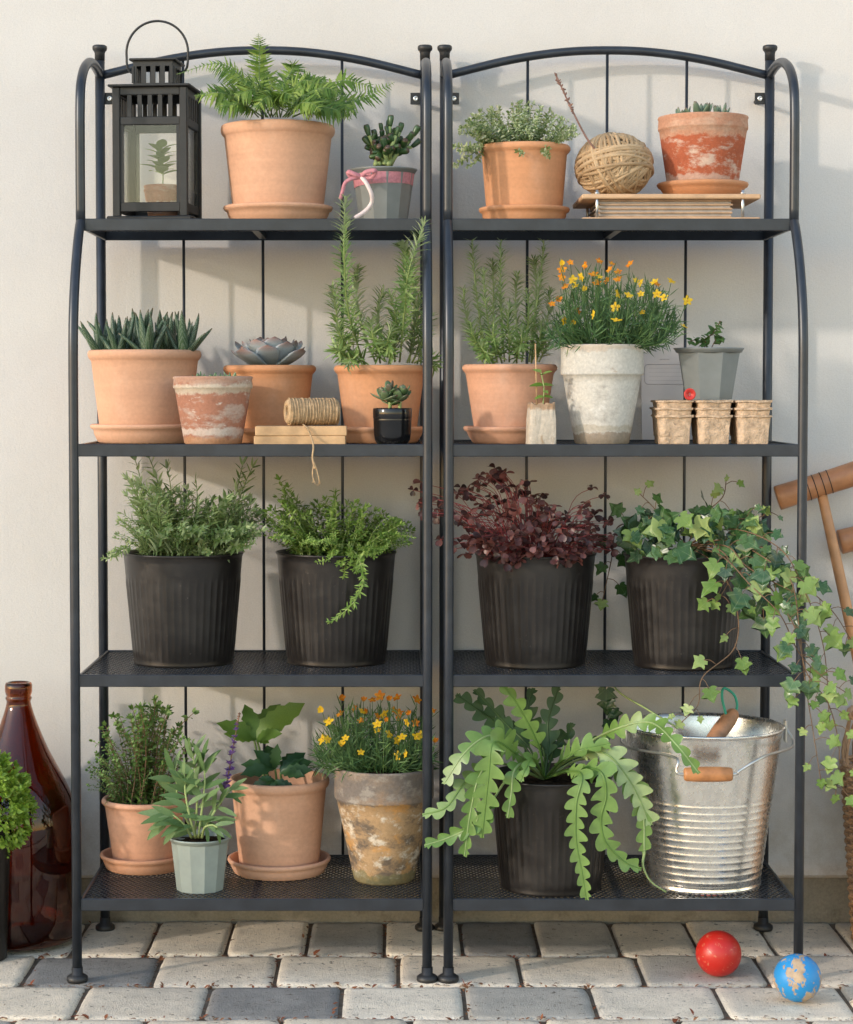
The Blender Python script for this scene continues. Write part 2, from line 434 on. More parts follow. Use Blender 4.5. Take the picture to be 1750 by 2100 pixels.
def ground_material():
    m, t, p = new_mat('joint_sand_and_far_paving'); co = coords(t)
    c = ramp(t, noise(t, 60, 6, .7, co), [(.3, (.07, .048, .031)), (.7, (.26, .19, .13))])
    br = nd(t, 'ShaderNodeTexBrick'); t.links.new(co, br.inputs['Vector'])
    br.inputs['Scale'].default_value = 1.0; br.inputs['Brick Width'].default_value = .207; br.inputs['Row Height'].default_value = .186
    br.inputs['Mortar Size'].default_value = .006; br.inputs['Color1'].default_value = (.70, .64, .56, 1); br.inputs['Color2'].default_value = (.60, .55, .48, 1)
    br.inputs['Mortar'].default_value = (.07, .055, .04, 1)
    ge = nd(t, 'ShaderNodeSeparateXYZ'); t.links.new(co, ge.inputs[0])
    r2 = mth(t, 'MAXIMUM', mth(t, 'MULTIPLY', mth(t, 'ABSOLUTE', ge.outputs[0]), 1.0), mth(t, 'MULTIPLY', ge.outputs[1], -1.0))
    far = ramp(t, mth(t, 'SUBTRACT', r2, 1.45), [(0, 0.0), (.01, 1.0)])
    t.links.new(mixc(t, far, c, br.outputs[0]), p.inputs['Base Color']); p.inputs['Roughness'].default_value = .95
    bump(t, p, noise(t, 120, 6, .7, co), .8, .006)
    return m
MT['ground'] = ground_material()
g = MB().add([(-250, -400, 0), (250, -400, 0), (250, 30, 0), (-250, 30, 0)], [(0, 1, 2, 3)]).build('ground', MT['ground'], loc=(0, 0, -.0062)); tag(g, kind='structure')

def paver_material():
    m, t, p = new_mat('tumbled_concrete_paver')
    co = coords(t, 'Object'); oi = nd(t, 'ShaderNodeObjectInfo')
    vm = nd(t, 'ShaderNodeVectorMath', operation='ADD'); t.links.new(co, vm.inputs[0])
    t.links.new(mixc(t, 1.0, oi.outputs['Random'], (13, 29, 7), 'MULTIPLY'), vm.inputs[1]); co = vm.outputs[0]
    c = mixc(t, ramp(t, noise(t, 14, 6, .65, co), [(.3, 0.0), (.7, 1.0)]), (.82, .81, .79), (1.16, 1.14, 1.10))
    c = mixc(t, 1.0, c, oi.outputs['Color'], 'MULTIPLY')
    grain = noise(t, 330, 3, .7, co)
    c = mixc(t, .5, c, ramp(t, grain, [(.32, .35), (.45, 1.0)]), 'MULTIPLY')
    spots = ramp(t, noise(t, 75, 5, .7, co), [(.60, 0.0), (.67, .85)])
    c = mixc(t, spots, c, (.10, .075, .055))
    t.links.new(c, p.inputs['Base Color']); p.inputs['Roughness'].default_value = .93; p.inputs['Specular IOR Level'].default_value = .15
    bump(t, p, mth(t, 'ADD', grain, mth(t, 'MULTIPLY', noise(t, 25, 5, .6, co), 1.5)), .9, .0035)
    return m
MT['paver'] = paver_material()
pavement = bpy.data.objects.new('pavement', None); col.objects.link(pavement); tag(pavement, kind='structure')
def paver(x0, x1, y0, y1, tone, big=1.0):
    """tumbled block: domed edges, chipped outline"""
    nx = ny = 9; gap = .0020
    x0 += gap; x1 -= gap; y0 += gap; y1 -= gap
    cx, cy = (x0 + x1) / 2, (y0 + y1) / 2; hx, hy = (x1 - x0) / 2, (y1 - y0) / 2
    tz = rng.uniform(-.0022, .0018); tilt = rng.normal(0, .006, 2); ph = rng.uniform(0, 9, 4); kk_ = rng.choice([7, 9, 12, 16, 22], 4)
    us = np.array([-1, -.985, -.93, -.8, -.4, 0, .4, .8, .93, .985, 1]); k = len(us)
    V = []
    for v in us:
        for u in us:
            # rounded corners
            uu, vv = u, v
            ke = kk_[(u > 0) * 2 + (v > 0)]; e = (abs(u) ** ke + abs(v) ** ke) ** (1 / ke) if (abs(u) + abs(v)) > 0 else 1
            if e > 1: uu, vv = u / e, v / e
            ch = .015 * (math.sin(6 * u + ph[0]) * math.sin(5 * v + ph[1]) + .6 * math.sin(15 * u + ph[2]) * math.cos(13 * v + ph[3]))
            x = hx * uu * (1 + ch * abs(v) ** 3 * .6); y = hy * vv * (1 + ch * abs(u) ** 3)
            d = min((1 - abs(u)) * hx, (1 - abs(v)) * hy)
            dr = max(0, .008 - d) / .008
            z = tz + tilt[0] * x + tilt[1] * y - .0055 * dr ** 2.2 + .0009 * math.sin(9 * u + ph[1]) * math.cos(7 * v + ph[2])
            if dr > .95: z = -.03
            V.append((x, y, z))
    F = [(j * k + i, j * k + i + 1, (j + 1) * k + i + 1, (j + 1) * k + i) for j in range(k - 1) for i in range(k - 1)]
    o = MB().add(V, F).build('paver', MT['paver'], pavement, loc=(cx, cy, 0)); o.color = (*tone, 1)
LIGHT = [(.84, .725, .585), (.87, .765, .63), (.81, .695, .56), (.85, .745, .605), (.78, .675, .55)]
DARK = (.29, .275, .26); MID = (.50, .46, .405)
rows = [(-.178, WALLY + .012, .1385, (345 + 12) / 1.142857, 1930)]
y = -.178
for i, (px, py, wd) in enumerate(((z7(375 / .6 * .6, 0)[0], 1990, .207), (194 / 1.142857, 2050, .2065), (346 / 1.142857, 2095, .207), (200, 2060, .2065), (290, 2060, .207), (150, 2060, .207))):
    rows.append((y - .186, y, wd, px if i else 360 / 1.142857, py)); y -= .186
special = {(0, 5): MID, (0, 2): MID, (1, -1): DARK, (2, 1): DARK, (2, 3): MID, (0, 4): DARK, (1, 4): MID}
for ri, (ya, yb, wd, px, py) in enumerate(rows):
    xr = on(px, py, 0)[0]
    k0 = int(math.floor((-1.5 - xr) / wd)); k1 = int(math.ceil((1.5 - xr) / wd))
    cuts = {k: xr + k * wd + rng.normal(0, .003) for k in range(k0, k1 + 1)}
    for k in range(k0, k1):
        t_ = LIGHT[rng.integers(len(LIGHT))]
        if rng.random() < .12 and ri > 2: t_ = MID
        t_ = special.get((ri, k), t_)
        paver(cuts[k], cuts[k + 1], ya, yb, tuple(np.array(t_) * rng.uniform(.93, 1.05)))
# leaf litter lying in the joints
MT['litter'] = leafmat('dry_litter', (.22, .055, .03), (.34, .15, .07), .9, 0, .1, cc=(.11, .065, .045))
lf = leaf_geo(.45, 3, .15, .25); mb = MB()
for ri, (ya, yb, wd, px, py) in enumerate(rows[:5]):
    xr = on(px, py, 0)[0]
    for _ in range(330):
        if rng.random() < .62: x, y_ = rng.uniform(-.95, .95), ya + rng.normal(0, .004)
        elif rng.random() < .55: x, y_ = xr + round(rng.uniform(-4, 4)) * wd + rng.normal(0, .008), (ya if rng.random() < .5 else yb) + rng.normal(0, .006)
        else: x, y_ = xr + round(rng.uniform(-4, 4)) * wd + rng.normal(0, .004), rng.uniform(ya, yb)
        if abs(x) > 1: continue
        s_ = rng.uniform(.005, .013) * (1.7 if rng.random() < .10 else 1)
        mb.add(xf(lf[0], mat4((x, y_, rng.uniform(-.004, .002)), (rng.normal(), rng.normal(), rng.normal(0, .25)), (0, 0, 1), s_)), lf[1])
for _ in range(110):
    s_ = rng.uniform(.002, .006)
    mb.add(xf(lf[0], mat4((rng.uniform(-.95, .95), rng.uniform(-.75, .0), .0022), (rng.normal(), rng.normal(), .1), (0, 0, 1), s_)), lf[1])
o = mb.build('leaf_litter', MT['litter']); tag(o, 'tiny dry red and brown leaf scraps in the paving joints', 'litter', kind='stuff')

# ---------------------------------------------------------------- the two shelving units
UW, GAP, FY, TY = .5845, .0353, -.34, -.2465
ZS = [1.2758, .8975, .515, .1396]
TR = .0082
def wire_sheet(x0, x1, y0, y1, px=.0105, py=.019):
    """expanded metal: two families of crossing flat strands"""
    mb = MB(); w_, h_ = x1 - x0, y1 - y0; sl = px / py
    for sgn in (1, -1):
        k = -int(h_ * sl / px) - 2
        while True:
            # line x = xs + sgn*sl*(y)
            xs = k * px; k += 1
            if xs > w_ + h_ * sl + px: break
            pts = []
            ya, yb = 0.0, h_
            a, b = (xs, xs + sl * h_) if sgn > 0 else (xs, xs - sl * h_)
            # clip to [0,w_]
            t0, t1 = 0.0, 1.0; dx = b - a
            for lim, s2 in ((0, 1), (w_, -1)):
                f0, f1 = (a - lim) * s2, (b - lim) * s2
                if f0 < 0 and f1 < 0: t0, t1 = 1, 0
                elif f0 < 0: t0 = max(t0, -f0 / (f1 - f0))
                elif f1 < 0: t1 = min(t1, f0 / (f0 - f1))
            if t1 - t0 < .01: continue
            p = A(x0 + a + dx * t0, y0 + h_ * t0); q = A(x0 + a + dx * t1, y0 + h_ * t1)
            d = unit(q - p); nn = A(-d[1], d[0]) * .0011; zt = 0 if sgn > 0 else -.00015
            v = [(*(p + nn), zt), (*(p - nn), zt), (*(q - nn), zt), (*(q + nn), zt)]
            v += [(a_, b_, -.0013 + zt) for a_, b_, _ in v]
            mb.add(v, [(0, 1, 2, 3), (7, 6, 5, 4), (0, 4, 5, 1), (1, 5, 6, 2), (2, 6, 7, 3), (3, 7, 4, 0)])
    return mb.mesh('mesh_sheet', MT['steel'], False)
def make_unit():
    root = thing('shelving_unit', '', 'shelf', (0, 0, 0))
    hx = UW / 2
    rp = MB().add(*tube_geo([(0, 0, .012), (0, 0, .8), (0, 0, 1.592)], TR + .0006, 20)).mesh('rear_post', MT['steel'])
    cap = MB().add(*lathe_geo([(.0001, 1.6055), (.0105, 1.6055), (.0128, 1.604), (.0134, 1.6005), (.0128, 1.597), (.0105, 1.5945), (.0092, 1.591), (.0090, 1.578), (.0001, 1.578)][::-1], 24)).mesh('cap', MT['steel_dark'])
    foot = MB().add(*lathe_geo([(.0001, 0), (.0165, 0), (.0178, .003), (.0175, .008), (.013, .0115), (.0095, .013), (.0093, .024), (.0001, .024)], 28)).mesh('foot', MT['steel_dark'])
    for sx in (-1, 1):
        o = obj('rear_post', rp, root, (sx * hx, 0, 0)); obj('cap', cap, o); obj('foot', foot, o)
        zb = 1.511
        V, F = box_geo(-.0095, .0095, -.001, .001, -.0105, .0105, .0006)
        bx = -sx * (.0095 + TR - .001)
        b = MB().add(V, F).build('wall_bracket', MT['steel_dark'], root, False, loc=(sx * hx + bx, .004, zb))
        sm = MB().add(*lathe_geo([(.0001, 0), (.0048, 0), (.0045, .0016), (.0018, .0022), (.0016, .0008), (.0001, .0008)], 16))
        obj('screw', sm.mesh('screw', MT['screw']), b, (0, -.001, 0), (R(90), 0, 0))
        obj('spacer', MB().add(*tube_geo([(0, .001, 0), (0, WALLY - .004, 0)], .004, 10)).mesh('spacer', MT['steel_dark']), b)
        # upper front leg: leaves the rear post, arcs over and comes down to the top shelf
        P = [(0, 0, 1.553), (0, -.05, 1.5585), (0, -.10, 1.559), (0, -.15, 1.5505), (0, -.20, 1.531), (0, -.234, 1.50), (0, TY + .002, 1.455), (0, TY, 1.38), (0, TY, ZS[0] - .005)]
        obj('upper_leg', MB().add(*tube_geo(bez(P, 44), TR, 16)).mesh('upper_leg', MT['steel']), root, (sx * hx, 0, 0))
        P = [(0, TY + .004, ZS[0] - .001), (0, TY - .022, ZS[0] - .028), (0, -.300, 1.198), (0, -.326, 1.135), (0, FY + .002, 1.07), (0, FY, 1.0)]
        P = np.vstack([bez(P, 26), [(0, FY, .6), (0, FY, .012)]])
        o = obj('lower_leg', MB().add(*tube_geo(P, TR, 16)).mesh('lower_leg', MT['steel']), root, (sx * hx, 0, 0))
        obj('foot', foot, o, (0, FY, 0))
    # arch between the rear posts
    P = [(-hx + .004, 0, 1.552), (-hx * .62, 0, 1.578), (-hx * .3, 0, 1.5925), (0, 0, 1.5965), (hx * .3, 0, 1.5925), (hx * .62, 0, 1.578), (hx - .004, 0, 1.552)]
    obj('top_arch', MB().add(*tube_geo(bez(P, 40), TR - .0004, 16)).mesh('top_arch', MT['steel']), root)
    for x, zt in ((-.143, 1.583), (0.0, 1.59), (.143, 1.583)):
        obj('back_rod', MB().add(*tube_geo([(x, .0, .12), (x, .0, zt)], .0027, 8)).mesh('back_rod', MT['steel']), root)
    lip = .0205
    for i, z in enumerate(ZS):
        yf = (TY if i == 0 else FY) + .001
        sh = bpy.data.objects.new('shelf', None)
        mb = MB(); x0, x1 = -hx + TR * .6, hx - TR * .6; t_ = .0022
        mb.add(*box_geo(x0, x1, yf - .004, yf - .004 + t_ + .004, z - lip, z, .0012))
        mb.add(*box_geo(x0, x1, -.006, -.006 + .005, z - lip + .001, z - .0004, .0012))
        mb.add(*box_geo(x0, x0 + .005, yf + .0022, -.006, z - lip + .0005, z - .0002, .0012))
        mb.add(*box_geo(x1 - .005, x1, yf + .0022, -.006, z - lip + .0005, z - .0002, .0012))
        mb.add(*box_geo(-.006, .006, yf + .0022, -.006, z - lip + .003, z - .0075))
        o = mb.build('shelf', MT['steel'], root, False)
        key = 'sheet%d' % (i == 0)
        if key not in MT: MT[key] = wire_sheet(x0 + .003, x1 - .003, yf, -.005)
        obj('mesh_sheet', MT[key], o, (0, 0, z - .003), kind='stuff')
    return root
def children_of(o): return [c for c in bpy.data.objects if c.parent == o]
def copy_tree(o, parent=None):
    c = o.copy(); col.objects.link(c); c.parent = parent
    for k in children_of(o): copy_tree(k, c)
    return c
UG = 'dark steel plant shelving units'
unit1 = make_unit(); unit1.location = (-GAP / 2 - UW / 2, 0, 0)
unit2 = copy_tree(unit1); unit2.location = (GAP / 2 + UW / 2, 0, 0)
tag(unit1, 'dark grey steel shelving unit beside the brown glass demijohn', 'shelf', UG)
tag(unit2, 'dark grey steel shelving unit holding the galvanised bucket on its lowest shelf', 'shelf', UG)
bpy.context.view_layer.update()
SZ = [z - .003 for z in ZS]         # what stands on a shelf stands on its mesh sheet
# ---------------------------------------------------------------- pots and saucers
def base_at(cx, Yc, z): return A(at(cx, 600, Yc)[0], Yc, z)
def soft_prof(pts, r=.002):
    return pts
def terracotta_pot(root, rr, br, h, mat, lip=.020, t=.006):
    """slightly conical pot with a thick rolled rim"""
    k = lip; rb = br + (rr - .005 - br) * 1.0
    P = [(.0001, .0015), (br - .004, .0), (br - .001, .0015), (br, .004)]
    for i in range(1, 9):
        u = i / 8; P.append((br + (rr - .0062 - br) * u, .004 + (h - k - .004) * u))
    P += [(rr - .0048, h - k + .0015), (rr - .0018, h - k + .005), (rr - .0003, h - k * .55), (rr, h - k * .35), (rr - .0008, h - .003), (rr - .003, h - .0006), (rr - .0055, h), (rr - .0085, h - .0015), (rr - .010, h - .005)]
    P += [(br + (rr - br) * .75 - .009, h * .6), (br - .008, .012), (.0001, .012)]
    return MB().add(*lathe_geo(P, 72)).build('pot', mat, root)
def saucer(cx_loc, rr, br, h, mat, label, group='terracotta saucers under the pots'):
    P = [(.0001, .001), (br - .003, 0), (br, .002), (br + (rr - br) * .5, h * .5), (rr - .006, h - .010), (rr - .002, h - .008), (rr, h - .004), (rr - .001, h - .001), (rr - .004, h), (rr - .007, h - .002), (br + .002, .008), (br - .004, .0065), (.0001, .0065)]
    o = MB().add(*lathe_geo(P, 72)).build('saucer', mat, loc=cx_loc)
    return tag(o, label, 'saucer', group)
def classic_pot(root, rr, br, h, mat, band, step=.005, t=.008):
    """flower pot with a deep collar"""
    rc = br + (rr - step - br) * .97
    P = [(.0001, .001), (br - .004, 0), (br, .004)]
    for i in range(1, 9):
        u = i / 8; P.append((br + (rc - br) * u, .004 + (h - band - .004) * u))
    P += [(rc + step * .8, h - band + .001), (rc + step, h - band + .004), (rr - .0015, h - .006), (rr, h - .003), (rr - .001, h - .0005), (rr - .004, h), (rr - t, h - .002), (rr - t - .002, h - .008), (br - t * .5, .012), (.0001, .012)]
    return MB().add(*lathe_geo(P, 72)).build('pot', mat, root)
def faceted_pot(root, rr, br, h, mat, n=12, rot=0.0, rim=.006):
    """zinc pot with flat sides and a thin flared lip"""
    mb = MB()
    def ring(r, z): return [(r * math.cos(rot + 2 * math.pi * i / n), r * math.sin(rot + 2 * math.pi * i / n), z) for i in range(n)]
    rr0 = rr - rim * .8
    rings = [ring(br, 0), ring(rr0, h - .008)]
    V = sum(rings, []); F = [(i, (i + 1) % n, n + (i + 1) % n, n + i) for i in range(n)] + [tuple(range(n - 1, -1, -1))]
    mb.add(V, F)
    body = mb.build('pot', mat, root, False)
    ap = rr0 * math.cos(math.pi / n) - .0012
    P = [(ap, h - .0090), (rr0 + .0005, h - .0079), (rr - .002, h - .0035), (rr, h - .002), (rr - .0004, h), (rr - .0025, h), (ap - .0005, h - .006), (br * .86, .02), (.0001, .02)]
    obj('rim', MB().add(*lathe_geo(P, 60)).mesh('rim', mat), body)
    return body
_rib = {}
def ribbed_pot(root, rr, br, h, mat):
    """dark sheet-metal pot, plain above and fluted below"""
    if not _rib:
        n = 288; nr = 48
        P = [(.0001, .003), (br - .006, .003), (br - .002, 0), (br + .0002, 0), (br + .0007, .004), (br, .007)]
        Z = list(np.linspace(.012, h * .70, 9)) + [h * .73, h * .76, h * .79, h * .84, h * .92, h - .006]
        for z in Z: P.append((br + (rr - .0022 - br) * z / h, z))
        P += [(rr - .0012, h - .0045), (rr, h - .002), (rr - .0008, h - .0002), (rr - .0025, h - .0006), (rr - .005, h - .01), (br, .03), (.0001, .03)]
        def mod(th, i, r, z):
            if r < br * .9 or z > h * .80 or i > 5 + len(Z) or i < 6: return r
            a = min(1, max(0, (h * .79 - z) / (h * .06))) * min(1, (z - .008) / .02)
            ph = (th * nr / (2 * math.pi)) % 1.0
            return r + a * .0009 * (math.exp(-((ph - .5) / .17) ** 2) * 1.3 - .25)
        _rib['m'] = MB().add(*lathe_geo(P, n, mod)).mesh('pot', mat)
    return obj('pot', _rib['m'], root)
def soil(root, r, z, mound=.004, mat=None):
    n = 28; V = []; F = []
    rad = np.linspace(0, 1, 9)[1:]
    V.append((0, 0, z + mound))
    for k, q in enumerate(rad):
        for i in range(n):
            a = 2 * math.pi * i / n
            V.append((r * q * math.cos(a), r * q * math.sin(a), z + mound * (1 - q * q) + (rng.normal(0, .0016) if q < 1 else 0)))
    F += [(0, 1 + i, 1 + (i + 1) % n) for i in range(n)]
    for k in range(len(rad) - 1):
        for i in range(n): F.append((1 + k * n + i, 1 + (k + 1) * n + i, 1 + (k + 1) * n + (i + 1) % n, 1 + k * n + (i + 1) % n))
    return MB().add(V, F).build('soil', mat or MT['soil'], root)
def rim_h(cx, Yc, r, y_front, zb): return at(cx, y_front, Yc - r)[2] - zb

# weathered pot materials
MT['w_red'] = weathered('lime_bloomed_red_clay', [((.42, .115, .055),), ((.62, .47, .37), .50, 16), ((.55, .36, .25), .60, 34), ((.70, .60, .50), .64, 60)], 10, (1, 1, 2.2),
    [(.093, .2, (.55, .32, .21)), (-.1, .030, (.58, .42, .33)), (-.1, .006, (.52, .27, .15))], seed=3.1)
MT['w_pink'] = weathered('lime_bloomed_pink_clay', [((.40, .185, .12),), ((.50, .38, .31), .48, 14), ((.30, .12, .08), .60, 20), ((.66, .58, .50), .60, 40)], 10, (1, 1, 2.4),
    [(.083, .102, (.62, .54, .42)), (.014, .030, (.64, .55, .47)), (-.1, .013, (.52, .27, .14)), (.103, .2, (.46, .28, .20))], seed=5.7)
MT['w_white'] = weathered('limewashed_clay', [((.62, .59, .53),), ((.36, .33, .295), .545, 12), ((.70, .68, .63), .57, 28), ((.42, .29, .18), .65, 30)], 10, (1, 1, 1.4),
    [(-.1, .022, (.24, .165, .10)), (.020, .034, (.46, .40, .31)), (.158, .3, (.56, .46, .36))], seed=1.3)
MT['w_brown'] = weathered('mossy_weathered_clay', [((.46, .30, .16),), ((.13, .105, .085), .47, 13), ((.72, .64, .52), .52, 26), ((.60, .31, .10), .56, 15), ((.10, .12, .04), .62, 19)], 9, (1, 1, 1.6),
    [(.142, .4, (.21, .185, .17)), (-.1, .022, (.17, .17, .085))], seed=8.9)
MT['w_small'] = weathered('bleached_bark_fibre', [((.58, .50, .40),), ((.38, .27, .17), .55, 50), ((.72, .68, .60), .6, 90)], 30, (3, 3, .5), [(.060, .2, (.36, .20, .10))], seed=2.2)

def potted(name, label, cat, loc, group=None): return thing(name, label, cat, loc, 0, group)
PG = 'potted plants on the shelves'

# ---- fern
B = base_at(571, -.125, SZ[0]); s_ = S(-.125)
saucer(B, 112 / s_, 92 / s_, .034, MT['terra_pale'], 'pale terracotta saucer under the fern pot')
B = B + A(0, 0, .0068); rr = 116.5 / s_; H = rim_h(571, -.125, rr, 243, B[2])
fern = potted('potted_fern', 'large pale terracotta pot with a spreading green fern', 'potted plant', B, PG); fernH = H
terracotta_pot(fern, rr, 90 / s_, H, MT['terra_pale'], .021); soil(fern, rr - .011, H - .018)
# ---- jade plant
B = base_at(787, -.14, SZ[0]); s_ = S(-.14); rr = 69 / s_; H = rim_h(787, -.14, rr, 340, B[2])
jade = potted('potted_succulent', 'finger-leaved dark green succulent in a grey faceted pot tied with pink ribbon', 'potted plant', B, PG); jadeH = H; jade_r = rr
faceted_pot(jade, rr, 48 / s_, H, MT['grey_pot'], 12, .13); soil(jade, rr - .007, H - .008)
# ---- variegated thyme
B = base_at(1075, -.13, SZ[0]); s_ = S(-.13)
saucer(B, 93 / s_, 78 / s_, .031, MT['terra_orange'], 'orange terracotta saucer under the variegated thyme pot')
B = B + A(0, 0, .0068); rr = 94 / s_; H = rim_h(1075, -.13, rr, 288, B[2])
thymeA = potted('potted_thyme', 'orange terracotta pot with pale variegated thyme spilling over its rim', 'potted plant', B, PG); thymeA_H = H
terracotta_pot(thymeA, rr, 76 / s_, H, MT['terra_orange'], .016); soil(thymeA, rr - .011, H - .012)
# ---- red weathered pot on its saucer (stands on the flower press)
PRESS_H = at(1380, 400, -.20)[2] - SZ[0]
B = base_at(1440, -.13, SZ[0] + PRESS_H + .0003); s_ = S(-.13)
saucer(B, 93 / s_, 74 / s_, .027, MT['terra_orange'], 'orange terracotta saucer standing on the wooden flower press')
B = B + A(0, 0, .0068); rr = 92 / s_; H = rim_h(1440, -.13, rr, 228, B[2])
redpot = potted('potted_succulent', 'red clay pot with white lime bloom holding a pointed grey-green succulent', 'potted plant', B, PG); redH = H; red_r = rr
classic_pot(redpot, rr, 70 / s_, H, MT['w_red'], .024, .0022); soil(redpot, rr - .011, H - .012)

# ---- aloe
B = base_at(296, -.115, SZ[1]); s_ = S(-.115)
saucer(B, 112 / s_, 96 / s_, .033, MT['terra_pale'], 'pale terracotta saucer under the wide pot of spiky aloe')
B = B + A(0, 0, .0068); rr = 116 / s_; H = rim_h(296, -.115, rr, 716, B[2])
aloe = potted('potted_aloe', 'wide pale terracotta pot full of spiky dark green aloe rosettes', 'potted plant', B, PG); aloeH = H; aloe_r = rr
terracotta_pot(aloe, rr, 90 / s_, H, MT['terra_pale'], .019); soil(aloe, rr - .011, H - .012)
# ---- small weathered pot
B = base_at(436, -.268, SZ[1]); s_ = S(-.268); rr = 82 / s_; H = rim_h(436, -.268, rr, 771, B[2])
smallw = potted('potted_succulent', 'weathered pink and white clay pot with small succulents at shelf edge', 'potted plant', B, PG); smallwH = H; smallw_r = rr
classic_pot(smallw, rr, 59 / s_, H, MT['w_pink'], .021, .0028); soil(smallw, rr - .010, H - .010)
# ---- echeveria
B = base_at(553, -.105, SZ[1]); s_ = S(-.105)
saucer(B, 93 / s_, 76 / s_, .026, MT['terra_orange'], 'orange terracotta saucer under the blue echeveria pot')
B = B + A(0, 0, .0068); rr = 95 / s_; H = rim_h(553, -.105, rr, 748, B[2])
eche = potted('potted_echeveria', 'orange terracotta pot with one blue-grey echeveria rosette', 'potted plant', B, PG); echeH = H; eche_r = rr
terracotta_pot(eche, rr, 73 / s_, H, MT['terra_orange'], .016); soil(eche, rr - .011, H - .010)
# ---- rosemary in the first unit
B = base_at(781, -.125, SZ[1]); s_ = S(-.125)
saucer(B, 93 / s_, 76 / s_, .029, MT['terra_orange'], 'orange terracotta saucer behind the small glossy black pot')
B = B + A(0, 0, .0068); rr = 96 / s_; H = rim_h(781, -.125, rr, 748, B[2])
roseA = potted('potted_rosemary', 'orange terracotta pot with the tallest rosemary, reaching past the top shelf', 'potted plant', B, PG); roseA_H = H
terracotta_pot(roseA, rr, 72 / s_, H, MT['terra_orange'], .016); soil(roseA, rr - .011, H - .012)
# ---- glossy black pot
B = base_at(805, -.295, SZ[1]); s_ = S(-.295); rr = 40 / s_; H = rim_h(805, -.295, rr, 837, B[2])
blackp = potted('potted_succulent', 'tiny glossy black pot with a plump green succulent', 'potted plant', B, PG); blackH = H
P = [(.0001, 0), (rr * .62, 0), (rr * .80, .003), (rr * .91, .010), (rr * .955, .020), (rr * .975, H * .66), (rr * .99, H * .68), (rr * .975, H * .70), (rr * .985, H * .73), (rr, H * .75), (rr, H - .002), (rr - .001, H), (rr - .003, H - .001), (rr - .004, H - .01), (rr * .7, .01), (.0001, .008)]
MB().add(*lathe_geo(P, 56)).build('pot', MT['black_gloss'], blackp); soil(blackp, rr - .003, H - .007)

# ---- rosemary in the second unit
B = base_at(1046, -.16, SZ[1]); s_ = S(-.16)
saucer(B, 95 / s_, 76 / s_, .030, MT['terra_pink'], 'pink terracotta saucer beside the little bark seedling pot')
B = B + A(0, 0, .0068); rr = 97.5 / s_; H = rim_h(1046, -.16, rr, 746, B[2])
roseB = potted('potted_rosemary', 'pink terracotta pot of upright rosemary behind the bark seedling pot', 'potted plant', B, PG); roseB_H = H
terracotta_pot(roseB, rr, 70 / s_, H, MT['terra_pink'], .016); soil(roseB, rr - .011, H - .012)
# ---- white weathered pot
B = base_at(1236, -.252, SZ[1]); s_ = S(-.252); rr = 86 / s_; H = rim_h(1236, -.252, rr, 705, B[2])
whitep = potted('potted_marigold', 'tall limewashed clay pot with yellow and orange star flowers', 'potted plant', B, PG); whiteH = H; white_r = rr
classic_pot(whitep, rr, 56 / s_, H, MT['w_white'], .052, .004); soil(whitep, rr - .010, H - .008)
# ---- four black ribbed pots + one on the lowest shelf
RB = []
BLK = [(377, 1372, 2, 'dark ribbed metal pot with bushy grey-green lavender-like herb', 'potted_herb'),
       (690, 1371, 2, 'dark ribbed metal pot with bright green herb trailing a long shoot', 'potted_herb'),
       (1098, 1375, 2, 'dark ribbed metal pot with purple-red shamrock leaves', 'potted_oxalis'),
       (1403, 1378, 2, 'dark ribbed metal pot with ivy trailing over the shelf end', 'potted_ivy'),
       (1130, 1842, 3, 'dark ribbed metal pot of zigzag fishbone cactus beside the bucket', 'potted_cactus')]
for (cx, yb, si, lab, nm) in BLK:
    s_ = S(-.245); rr, br = 128 / s_, 104 / s_
    p = on(cx, yb - 1, SZ[si]); Yc = min(p[1], -.315) + br if si == 3 else p[1] + br
    Yc = max(Yc, FY + br + .006)
    B = A(on(cx, yb, SZ[si])[0], Yc, SZ[si]); B[0] = at(cx, yb, Yc)[0]
    r_ = potted(nm, lab, 'potted plant', B, PG)
    ribbed_pot(r_, rr, br, .194, MT['black_pot']); soil(r_, rr - .006, .178)
    RB.append((r_, B, rr, .194))
# ---- lowest shelf, first unit
def on_shelf(cx, yfront, rad_px, si):
    """centre of a round base whose front touches the row yfront"""
    p = on(cx, yfront, SZ[si]); r = rad_px / S(p[1] + .08); Yc = p[1] + r
    return A(at(cx, yfront, Yc)[0], Yc, SZ[si])
B = on_shelf(298, 1797, 80, 3); s_ = S(B[1])
saucer(B, 93 / s_, 80 / s_, .028, MT['terra_pink'], 'pink terracotta saucer behind the sage pot')
B = B + A(0, 0, .0068); rr = 89 / s_; H = rim_h(299, B[1], rr, 1652, B[2])
thymeB = potted('potted_thyme', 'pink terracotta pot with tall airy green thyme', 'potted plant', B, PG); thymeB_H = H
terracotta_pot(thymeB, rr, 65 / s_, H, MT['terra_pink'], .014); soil(thymeB, rr - .011, H - .012)
B = on_shelf(411, 1834, 50, 3); s_ = S(B[1]); rr = 66 / s_; H = rim_h(411, B[1], rr, 1728, B[2])
sage = potted('potted_sage', 'grey-green faceted pot with broad-leaved sage', 'potted plant', B, PG); sageH = H; sage_r = rr
faceted_pot(sage, rr, 49 / s_, H, MT['green_pot'], 12, .26); soil(sage, rr - .007, H - .010)
B = on_shelf(573, 1808, 92, 3); s_ = S(B[1])
saucer(B, 107 / s_, 94 / s_, .027, MT['terra_pale'], 'pale terracotta saucer under the pot of lobed dark leaves')
B = B + A(0, 0, .0068); rr = 104.5 / s_; H = rim_h(576, B[1], rr, 1613, B[2])
helle = potted('potted_hellebore', 'pale terracotta pot with few large lobed leaves showing its inside', 'potted plant', B, PG); helleH = H; helle_r = rr
